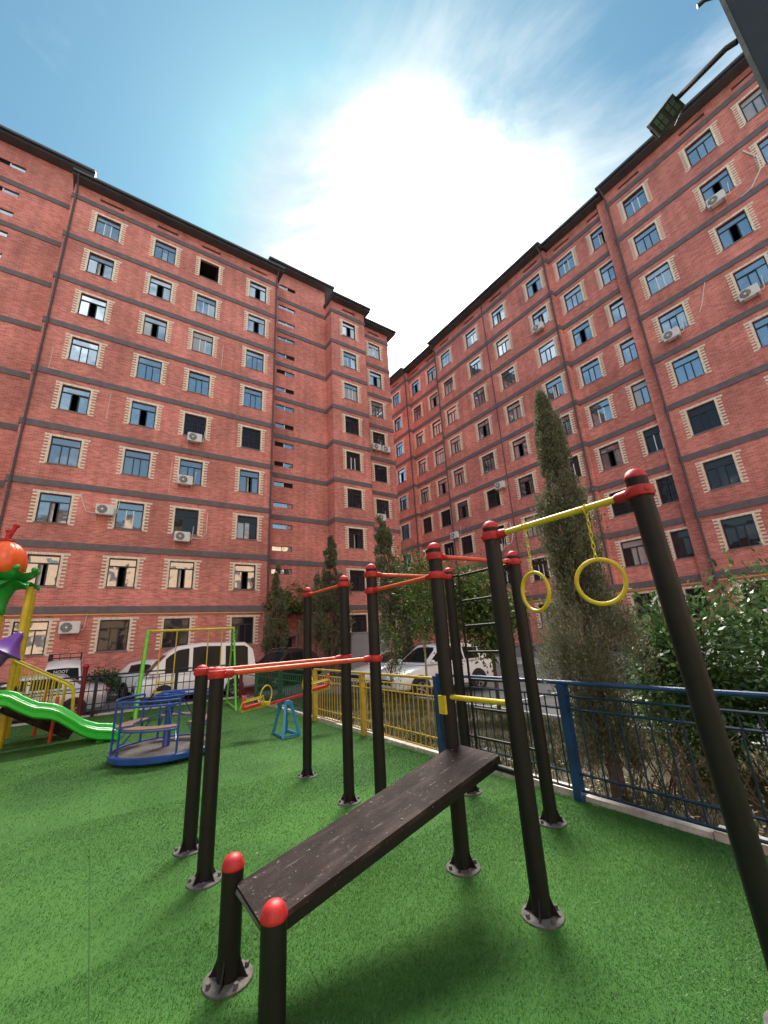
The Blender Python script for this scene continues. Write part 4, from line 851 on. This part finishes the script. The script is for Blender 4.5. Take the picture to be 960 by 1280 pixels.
# ------------------------------------------------------------------ lamp post overhead at right
LP = thing('lamp_post', 'thick dark steel post at the upper right corner with a floodlight arm', 'lamp post', (2.33, -.15, 0))
lo = Vector((2.20, -.005, 0)); hi_ = Vector((2.199, -.069, 5.2)); e_ = Vector((-.10, -.995, 0)); dpt = Vector((.995, -.10, 0))
wv = e_*.21; dp = dpt*.21
b = MB(); b.loft([[p, p+wv, p+wv+dp, p+dp] for p in (lo, hi_)]); b.build('post', 'steel', LP, smooth=False)
b = MB(); b.loft([[p-dpt*.012-e_*.004, p-dpt*.012+e_*.012, p+e_*.012-dpt*.001, p-dpt*.001-e_*.004] for p in (lo, hi_)]); b.build('post_edge', 'steel_edge', LP, smooth=False)
b = MB(); b.box(2.1, 2.65, -.35, .12, .0, .02); b.build('base_plate', 'flange', LP, smooth=False)
a0 = Vector((2.205, -.05, 4.245)); a1 = Vector((2.42, .245, 4.50))
MB().tube([a0, a0+Vector((.01, .04, .03)), a1], .014, 8).build('arm', 'steel', LP)
fd = Vector((-.02, .125, -.075)).normalized(); fn_ = Vector((-.55, -.55, -.65)).normalized(); fs = fd.cross(fn_).normalized(); fn_ = fs.cross(fd)
fl = MB(); fc = a1+fd*.065+Vector((0, 0, -.02)); fl.obox(fc, (fd, fs, fn_), .080, .050, .020); flo = fl.build('floodlight', 'steel', LP, smooth=False)
for k in (-1, 1):
    for j in (-1, 1):
        for i in (-1, 1): MB().obox(fc+fd*(.038*k+.0145*i)+fs*(.0+.019*j)+fn_*.022, (fd, fs, fn_), .012, .016, .003).build('lens', 'lens', flo, smooth=False)
sg_ = -1 if fn_.dot(Vector((0, 0, 1.6))-fc) < 0 else 1
b = MB(); b.tube([fc-fd*.086+fs*.02, fc-fd*.09-fs*.05, fc+fd*.0-fs*.082, fc+fd*.09-fs*.05, fc+fd*.086+fs*.02], .005, 6); b.build('bracket', 'steel', LP)
MB().tube([Vector((2.24, -.10, 4.60)), Vector((2.18, -.02, 4.62)), Vector((2.17, .015, 4.615))], .011, 6).build('bracket_stub', 'steel', LP)

# ------------------------------------------------------------------ cars
def wheel(parent, x, y, r=.32, w_=.20):
    t = MB(); t.lathe([(r*.62, -w_/2), (r*.9, -w_/2), (r, -w_/2+.03), (r, w_/2-.03), (r*.9, w_/2), (r*.62, w_/2)], (x, y, r), 24, (0, 1, 0)); o = t.build('wheel', 'rubber', parent, local=True)
    s = 1 if y > 0 else -1; b = MB(); b.lathe([(0, s*.055), (r*.2, s*.06), (r*.62, s*.03)], (x, y, r), 20, (0, 1, 0), mi=1); 
    b.lathe([(r*.58, s*.095), (r*.64, s*.10), (r*.66, s*.09)], (x, y, r), 24, (0, 1, 0))
    for k in range(5):
        a = k*1.2566; c = Vector((x, y+s*.085, r)); d = Vector((math.cos(a), 0, math.sin(a))); b.bar(c, c+d*r*.62, .05, .02, (0, 1, 0))
    b.lathe([(0, s*.10), (r*.16, s*.095), (r*.18, s*.07)], (x, y, r), 12, (0, 1, 0)); b.build('rim', ['rim', 'trim'], o, local=True)
def car(name, label, cat, loc, rz, paint, st, gh, Wd, wb, wr=.32, sides=None, rack=False, group=None, roofrail=False, glassm='car_glass', tail=None):
    """st: body stations (x, zbot, ztop, halfwidth); gh: greenhouse profile [(x,z)] rear base, rear roof, ..., front roof, front base"""
    t = thing(name, label, cat, loc, rz, group)
    rg = []
    for (x, zb_, zt, hw_) in st:
        h = zt-zb_; pr = [(hw_*.80, zb_), (hw_*.95, zb_+h*.10), (hw_, zb_+h*.38), (hw_*.985, zb_+h*.68), (hw_*.93, zb_+h*.90), (hw_*.80, zt), (hw_*.35, zt+.015)]
        rg.append([(x, a, c) for a, c in pr]+[(x, -a, c) for a, c in reversed(pr)])
    b = MB(); b.loft(rg); b.build('body', paint, t, local=True, ang=30)
    belt = gh[0][1]
    zr = max(z for x, z in gh); hb = Wd*.90; hr = Wd*.70
    hwz = lambda z: hb+(hr-hb)*max(0, (z-belt)/(zr-belt))
    # greenhouse: roof skin in paint
    xr = [p for p in gh]; rg = []
    for (x, z) in xr: rg.append([(x, hwz(z), z), (x, hwz(z)*.9, z+.035*(z > belt+.1)), (x, 0, z+.055*(z > belt+.1)), (x, -hwz(z)*.9, z+.035*(z > belt+.1)), (x, -hwz(z), z)])
    b = MB(); b.loft(rg, closed_ring=False, cap=False)
    poly = [(x, z) for x, z in xr]
    for s in (1, -1): b.add([(x, s*hwz(z), z) for x, z in poly], [tuple(range(len(poly)))])
    b.build('cabin', paint, t, local=True, ang=30)
    # side windows, proud of the cabin side
    def zroof(x):
        for (xa, za), (xb, zb2) in zip(gh, gh[1:]):
            if xa <= x <= xb: return za+(zb2-za)*(x-xa)/(xb-xa+1e-9)
        return belt
    for (x0, x1) in sides:
        for s in (1, -1):
            lo_, pts = belt+.05, []
            xs_ = np.linspace(x0, x1, 7)
            topz = [min(zroof(x)-.10, zr-.10) for x in xs_]
            pts = [(x0, lo_), (x1, lo_)]+[(x, max(z, lo_+.01)) for x, z in zip(xs_[::-1], topz[::-1])]
            V = [(x, s*(hwz(z)+.012), z) for x, z in pts]; V2 = [(x, s*(hwz(z)-.01), z) for x, z in pts]; n_ = len(pts)
            b = MB(); b.add(V+V2, [tuple(range(n_))]+[(i, (i+1) % n_, n_+(i+1) % n_, n_+i) for i in range(n_)]); b.build('side_window', glassm, t, local=True, smooth=False)
    for (pa, pb, nm) in ((gh[0], gh[1], 'rear_window'), (gh[-1], gh[-2], 'windscreen')):
        (xa, za), (xb, zb2) = pa, pb; f = lambda q: (xa+(xb-xa)*q, za+(zb2-za)*q); s = -1 if nm == 'rear_window' else 1
        rgs = []
        for q in (.10, .5, .90):
            x, z = f(q); rgs.append([(x+.015*s+(.02*s)*(1-abs(yy)), yy*(hwz(z)*.88), z+.015+.02*(1-abs(yy))*(z > belt)) for yy in (-1, -.5, 0, .5, 1)])
        b = MB(); b.loft(rgs, closed_ring=False, cap=False); b.build(nm, glassm, t, local=True)
    for x in wb:
        for s in (1, -1):
            hw_ = max(q[3] for q in st)
            b = MB(); b.lathe([(0, 0), (wr+.055, 0), (wr+.065, -.03*s)], (x, s*(hw_+.004), wr+.02), 24, (0, 1, 0)); b.build('wheel_arch', 'trim', t, local=True)
            wheel(t, x, s*(hw_-.08), wr)
    xf, zf, xb_, zbk = st[-1][0], st[-1][1], st[0][0], st[0][1]
    zt_f = st[-2][2]; zt_b = st[1][2]
    hwf = st[-1][3]; hwb = st[0][3]
    for s in (1, -1):
        b = MB(); b.lathe([(0, .05), (.10, .04), (.14, 0), (.14, -.08)], (xf-.03, s*hwf*.80, zt_f-.12), 14, (1, .15*s, .1)); b.build('headlight', 'lamp_clear', t, local=True)
        zt2 = tail or zt_b-.14
        b = MB(); b.obox((xb_-.004+.02, s*hwb*.82, zt2), ((1, -.35*s, 0), (.35*s, 1, 0), (0, 0, 1)), .035, .13, .085); o = b.build('tail_light', 'lamp_red', t, local=True, smooth=False)
        xm = gh[-2][0]+(gh[-1][0]-gh[-2][0])*.75; b = MB(); b.lathe([(0, -.09), (.06, -.07), (.08, 0), (.06, .07), (0, .09)], (xm, s*(Wd+.09), belt+.07), 10, (0, 1, 0)); b.build('wing_mirror', paint, t, local=True)
        for (x0, x1) in sides[:2]:
            b = MB(); b.bar((x0+.12, s*(Wd*.995+.012), belt-.12), (x0+.30, s*(Wd*.995+.012), belt-.12), .02, .025); b.build('door_handle', 'trim' if paint != 'car_black' else 'chrome', t, local=True, smooth=False)
    b = MB(); b.box(xf-.03, xf+.015, -.45, .45, zf+.08, zf+.24); b.build('grille', 'trim', t, local=True, smooth=False)
    b = MB(); b.box(xf+.015, xf+.022, -.26, .26, zf+.26, zf+.37); b.build('number_plate', 'plate', t, local=True, smooth=False)
    b = MB(); b.box(xb_-.022, xb_-.008, -.26, .26, zbk+.30, zbk+.41); b.build('number_plate', 'plate', t, local=True, smooth=False)
    b = MB(); b.box(xb_-.02, xb_+.05, -hwb*.9, hwb*.9, zbk+.02, zbk+.12); b.build('bumper_strip', 'trim', t, local=True, smooth=False)
    if roofrail:
        for s in (1, -1): b = MB(); x0, x1 = gh[1][0]+.2, gh[-2][0]-.1; b.tube([(x0, s*hr*.92, zr+.02), (x0+.08, s*hr*.92, zr+.09), (x1-.08, s*hr*.92, zr+.09), (x1, s*hr*.92, zr+.02)], .018, 6); b.build('roof_rail', 'chrome', t, local=True)
    if rack:
        x0, x1 = gh[1][0]+.05, gh[-2][0]-.1; b = MB()
        for zz_ in (zr+.10, zr+.26): b.tube([(x0, -hr, zz_), (x1, -hr, zz_), (x1, hr, zz_), (x0, hr, zz_)], .016, 6, closed=True)
        for i in range(6):
            x = x0+(x1-x0)*i/5
            for s in (1, -1): b.tube([(x, s*hr, zr), (x, s*hr, zr+.26)], .013, 5)
            b.tube([(x, -hr, zr+.10), (x, hr, zr+.10)], .012, 5)
        for i in range(4): b.tube([(x0, -hr+2*hr*i/3, zr+.02), (x0, -hr+2*hr*i/3, zr+.26)], .012, 5)
        b.build('roof_rack', 'trim', t, local=True)
    return t
sedan = [(-2.25, .35, .80, .72), (-2.18, .25, .98, .80), (-1.8, .20, 1.02, .86), (-1.1, .18, .97, .87), (0, .18, .95, .875), (.9, .18, .94, .87), (1.4, .20, .86, .865), (1.9, .22, .78, .83), (2.15, .26, .70, .76), (2.24, .34, .58, .68)]
sedan_gh = [(-1.62, .97), (-.95, 1.38), (-.3, 1.44), (.25, 1.40), (1.12, .93)]
suv = [(-2.25, .40, .95, .76), (-2.2, .30, 1.08, .85), (-1.7, .24, 1.10, .90), (0, .24, 1.08, .91), (.85, .24, 1.06, .91), (1.4, .26, 1.0, .90), (1.95, .30, .90, .86), (2.2, .34, .80, .78), (2.27, .42, .66, .70)]
suv_gh = [(-2.12, 1.08), (-1.55, 1.60), (-.6, 1.69), (.25, 1.64), (1.05, 1.06)]
van = [(-2.3, .40, 1.05, .80), (-2.27, .30, 1.12, .845), (-1.5, .26, 1.12, .85), (0, .26, 1.12, .85), (1.5, .26, 1.10, .85), (2.0, .28, 1.02, .83), (2.25, .34, .85, .77), (2.3, .42, .7, .70)]
van_gh = [(-2.26, 1.10), (-2.12, 1.85), (-1.8, 2.13), (0, 2.20), (.9, 2.10), (1.25, 1.88), (2.02, 1.06)]
mvan = [(-1.75, .38, .92, .66), (-1.72, .28, .98, .70), (-1.0, .24, .98, .71), (0, .24, .98, .71), (1.2, .24, .95, .71), (1.6, .28, .86, .69), (1.74, .36, .72, .62)]
mvan_gh = [(-1.72, .97), (-1.58, 1.60), (-1.2, 1.78), (0, 1.84), (.7, 1.74), (1.5, .93)]
car('silver_sedan', 'silver sedan with its tail towards the gap, seen through the slide railing', 'car', (-1.62, 18.9, ZA), R_(180), 'car_silver', sedan, sedan_gh, .875, (-1.35, 1.32), .31, [(-.95, -.12), (-.04, .72)], tail=.80)
t = car('minivan', 'white minivan with a black roof rack, its back window facing the playground', 'van', (-.82, 22.6, ZA), R_(90), 'car_white', mvan, mvan_gh, .72, (-1.1, 1.1), .29, [(-1.45, -.75), (-.65, .1), (.2, .85)], rack=True)
tx = bpy.data.curves.new('sticker', 'FONT'); tx.body = 'NOOT'; tx.size = .15; tx.extrude = .003; tx.materials.append(M['frame_white']); tx.align_x = 'CENTER'
tmp = bpy.data.objects.new('tmp_text', tx); link(tmp); bpy.context.view_layer.update(); tme = bpy.data.meshes.new_from_object(tmp); bpy.data.objects.remove(tmp); to = link(bpy.data.objects.new('window_lettering', tme)); to.parent = t; to.location = (-1.715, 0.05, 1.40); to.rotation_euler = Euler((R_(78), 0, R_(-90)))
car('white_car', 'white hatchback half hidden behind the minibus, nose to the playground', 'car', (2.75, 22.2, ZA), R_(-66), 'car_white', suv, [(x, z-.1*(z > 1.1)) for x, z in suv_gh], .88, (-1.3, 1.3), .32, [(-1.3, -.4), (-.3, .6)])
car('minibus', 'white high roofed minibus parked behind the swing', 'van', (3.85, 19.85, ZA), R_(180), 'car_white', van, van_gh, .855, (-1.35, 1.35), .33, [(-1.9, -.95), (-.75, .35), (.50, 1.35)])
car('dark_car', 'dark green estate car with a silver roof rail behind the green fence', 'car', (8.1, 21.2, ZA), R_(205), 'car_black', suv, suv_gh, .90, (-1.35, 1.35), .33, [(-1.5, -.8), (-.72, .05), (.13, .75)], roofrail=True)
car('white_suv', 'white crossover facing left behind the workout posts', 'car', (10.65, 12.35, ZA), R_(178), 'car_white', suv, suv_gh, .91, (-1.36, 1.34), .345, [(-1.55, -.85), (-.77, .05), (.13, .78)], roofrail=True)
car('white_sedan', 'white sedan left of the crossover, mostly its bonnet showing behind the yellow fence', 'car', (11.6, 16.0, ZA), R_(180), 'car_white', sedan, sedan_gh, .875, (-1.35, 1.32), .31, [(-.95, -.12), (-.04, .72)])
car('white_van', 'white van mostly hidden behind the bush at the right edge', 'van', (15.8, 3.6, ZA), R_(95), 'car_white', van, van_gh, .855, (-1.35, 1.35), .33, [(-1.9, -.95), (-.75, .35), (.50, 1.35)])

# ------------------------------------------------------------------ trees and plants
def conifer(label, base, h, rad, n, mtl='cypress_green', lean=(0, 0), size=.10, low=.12, group='slender conifers by the left block', bulge=.35):
    t = thing('conifer_tree', label, 'tree', base, 0, group); B = Vector(base); top = B+Vector((lean[0], lean[1], h))
    ctr = lambda q: B+(top-B)*q+Vector((lean[0]*(q*q-q)*.5, lean[1]*(q*q-q)*.5, 0))
    MB().tube([ctr(0)-Vector((0, 0, .1)), ctr(.1), ctr(.4), ctr(.8)], [rad*.12+.02, rad*.10+.015, rad*.06+.01, .008], 8).build('trunk', 'bark', t)
    # sprays grouped in clumps: uneven outline, gaps
    nc = max(60, int(n/170)); q = nr.uniform(low, 1, nc)**.9; P = []; D = []
    for qi in q:
        pr = rad*((1-((qi-low)/(1-low)))**.80)*min(1, .35+(qi-low)*3.2)+.02; pr *= 1+.28*math.sin(qi*23)+.18*nr.normal()
        a = nr.uniform(0, 6.283); k = n//nc; rr = pr*nr.uniform(.45, 1.0)
        c = ctr(qi); o = np.array([c.x+rr*math.cos(a), c.y+rr*math.sin(a), c.z]); sp = max(.035, pr*.17)
        pts = o+nr.normal(0, 1, (k, 3))*np.array([sp*.6, sp*.6, sp*1.25]); P.append(pts)
        d = pts-np.array([c.x, c.y, c.z-pr*.6]); d /= np.linalg.norm(d, axis=1)[:, None]+1e-6; d[:, 2] += .75; D.append(d)
    P = np.concatenate(P); D = np.concatenate(D)
    npmesh('crown', leaves(P, size, D, .46, .42), 4, mtl, t); return t
conifer('tall grey green cypress just behind the blue fence, rising past the rings', (4.47, 2.56, -.05), 4.58, .50, 140000, 'cypress', (.04, .06), .031, .055, None)
conifer('slender conifer right of the stair entrance canopy, the wider of the two there', (11.5, 22.2, ZA), 8.2, 1.35, 26000, size=.15)
conifer('small slender conifer left of the stair entrance, behind the dark estate car', (8.55, 23.3, ZA), 6.3, .85, 13000, size=.14)
conifer('thin conifer leaning left in front of the left block corner', (11.0, 14.4, ZA), 7.4, 1.15, 22000, size=.12, lean=(-.55, .75))

def broad_tree(name, label, base, h, crown_c, crown_r, n, size, mtl, bark, trunk_r=.03, nb=9, group=None, cl=26, cat='tree', asp=.5):
    t = thing(name, label, cat, base, 0, group); B = Vector(base); C_ = Vector(crown_c)
    tp = C_+Vector((0, 0, crown_r[2]*.5)); mid = B.lerp(tp, .5)+Vector((rnd.uniform(-.05, .05), rnd.uniform(-.05, .05), 0))
    tr = MB(); tr.tube([B-Vector((0, 0, .1)), B.lerp(mid, .5), mid, mid.lerp(tp, .5), tp], [trunk_r, trunk_r*.9, trunk_r*.75, trunk_r*.5, .004], 8)
    ends = []
    for k in range(nb):
        s = mid.lerp(tp, rnd.uniform(-.35, .75)); a = rnd.uniform(0, 6.28); e = C_+Vector((crown_r[0]*.8*math.cos(a)*rnd.uniform(.5, 1), crown_r[1]*.8*math.sin(a)*rnd.uniform(.5, 1), crown_r[2]*rnd.uniform(-.7, .9)))
        m_ = s.lerp(e, .5)+Vector((0, 0, .06)); tr.tube([s, m_, e], [trunk_r*.4, trunk_r*.25, .003], 5); ends += [m_, e]
    tr.build('trunk', bark, t); P = []; D = []
    for k in range(cl):
        if k < len(ends): c = np.array(ends[k])
        else:
            d = nr.normal(0, 1, 3); d /= np.linalg.norm(d); c = np.array(C_)+d*np.array(crown_r)*nr.uniform(.45, 1)
        kk = int(n/cl*nr.uniform(.5, 1.5)); sp = np.array(crown_r)*nr.uniform(.16, .30)
        pts = c+nr.normal(0, 1, (kk, 3))*sp; P.append(pts); d = pts-np.array(C_); d /= np.linalg.norm(d, axis=1)[:, None]+1e-6; d[:, 2] -= .1; D.append(d)
    npmesh('crown', leaves(np.concatenate(P), size, np.concatenate(D), asp, .7), 4, mtl, t); return t
broad_tree('young_tree', 'young tree with a pale thin trunk in front of the white crossover', (5.75, 6.95, -.15), 3.3, (5.95, 7.1, 2.35), (.62, .6, .95), 2600, .085, 'tree_leaf', 'bark_pale', .026, 10, 'young trees in the planted strip')
broad_tree('young_tree', 'dense small tree with drooping leaves seen between the ladder posts', (8.0, 7.1, -.38), 3.3, (8.05, 7.05, 2.25), (.95, .95, 1.0), 7000, .12, 'tree_leaf', 'bark', .05, 12, 'young trees in the planted strip', 34)
broad_tree('young_tree', 'thin half bare sapling behind the yellow fence', (5.35, 7.6, -.12), 2.2, (5.4, 7.6, 1.3), (.42, .4, .65), 700, .06, 'tree_leaf', 'bark', .018, 14, 'young trees in the planted strip')
broad_tree('young_tree', 'spreading small tree farther back, beside the leaning conifer', (11.2, 13.4, ZA), 4.4, (11.4, 13.2, 3.0), (1.2, 1.2, 1.1), 5200, .14, 'tree_leaf', 'bark', .05, 12, 'young trees in the planted strip', 30)
for i, (x, y, z, rx, rz_, n_, l) in enumerate(((5.75, 2.15, .95, .62, .85, 9000, 'broad leaved glossy bush right of the tall right post, behind the blue fence'),
        (6.3, 1.25, .95, .75, .95, 10000, 'tallest broad leaved bush at the right edge behind the blue fence'),
        (5.6, .65, .75, .65, .8, 8000, 'low broad leaved bush cut by the right edge of the photo'),
        (6.6, 2.75, .55, .55, .6, 4500, 'small broad leaved bush behind the cypress foot'))):
    broad_tree('bush', l, (x, y, -.15), 1.9, (x, y, z), (rx, rx, rz_), n_, .085, 'bush', 'bark', .022, 14, 'broad leaved bushes at right', 46, 'bush', .42)
# twiggy dry shrub under the cypress
t = thing('shrub', 'dry leafless shrub at the foot of the cypress', 'shrub', (4.75, 2.0, -.06)); b = MB()
for k in range(46):
    a = rnd.uniform(0, 6.28); p = Vector((4.75+rnd.uniform(-.35, .35), 2.0+rnd.uniform(-.9, .7), -.06)); d = Vector((math.cos(a)*.35, math.sin(a)*.35, rnd.uniform(.35, .8)))
    b.tube([p, p+d*.5+Vector((0, 0, .05)), p+d], [.008, .006, .002], 4)
    for j in range(3): q = p+d*rnd.uniform(.3, .9); b.tube([q, q+Vector((rnd.uniform(-.2, .2), rnd.uniform(-.2, .2), rnd.uniform(.05, .22)))], [.004, .0015], 4)
b.build('twigs', 'bark', t)
P = np.array([4.75, 1.95, .28])+nr.normal(0, 1, (900, 3))*np.array([.25, .5, .2]); npmesh('leaves', leaves(P, .035, nr.normal(0, 1, (900, 3)), .5, .5), 4, 'dry_grass', t)
# vine on the entrance canopy
t = thing('vine', 'yellow green vine spilling over the stair entrance canopy', 'vine', (10.2, 24.9, 3.6)); P = []
for k in range(60):
    c = np.array([rnd.uniform(8.5, 12.4), 24.9+rnd.uniform(-.3, .5), 3.62+abs(rnd.gauss(0, .32))+(.9*math.exp(-((rnd.random()*4-1.6)**2)) if k % 3 == 0 else 0)]); P.append(c+nr.normal(0, 1, (50, 3))*np.array([.25, .2, .16]))
    if k % 3 == 0: P.append(c+nr.normal(0, 1, (25, 3))*np.array([.12, .1, .25])-np.array([0, .1, .45]))
P = np.concatenate(P); npmesh('leaves', leaves(P, .15, nr.normal(0, 1, (len(P), 3))+np.array([0, -.3, -.4]), .7, .4), 4, 'vine_leaf', t)
b = MB()
for x in (9.2, 10.6, 11.9): b.tube([(x, 25.3, ZA), (x+.1, 25.25, 2), (x-.1, 25.1, 3.6), (x+.5, 25.0, 3.9)], [.03, .025, .02, .008], 6)
b.build('stem', 'bark', t)
# clipped dark shrub by the minivan
broad_tree('bush', 'small dark round bush beside the minivan at the brick wall', (.75, 23.2, ZA), 1.4, (.75, 23.2, .45), (.62, .5, .6), 1600, .12, 'bush', 'bark', .03, 6, None, 24, 'bush')
# roof aerial
t = thing('roof_aerial', 'tiny roof aerial standing on the left block roof', 'aerial', (8.2, 27.0, 29.9)); MB().tube([(8.2, 27.0, 29.8), (8.2, 27.0, 32.6)], .03, 6).build('mast', 'steel', t); b = MB()
for k in range(4): b.bar((7.9, 27.0, 32.2+.12*k), (8.6, 27.0, 32.2+.12*k), .02, .02)
b.build('dish', 'steel', t)
bpy.context.view_layer.update()
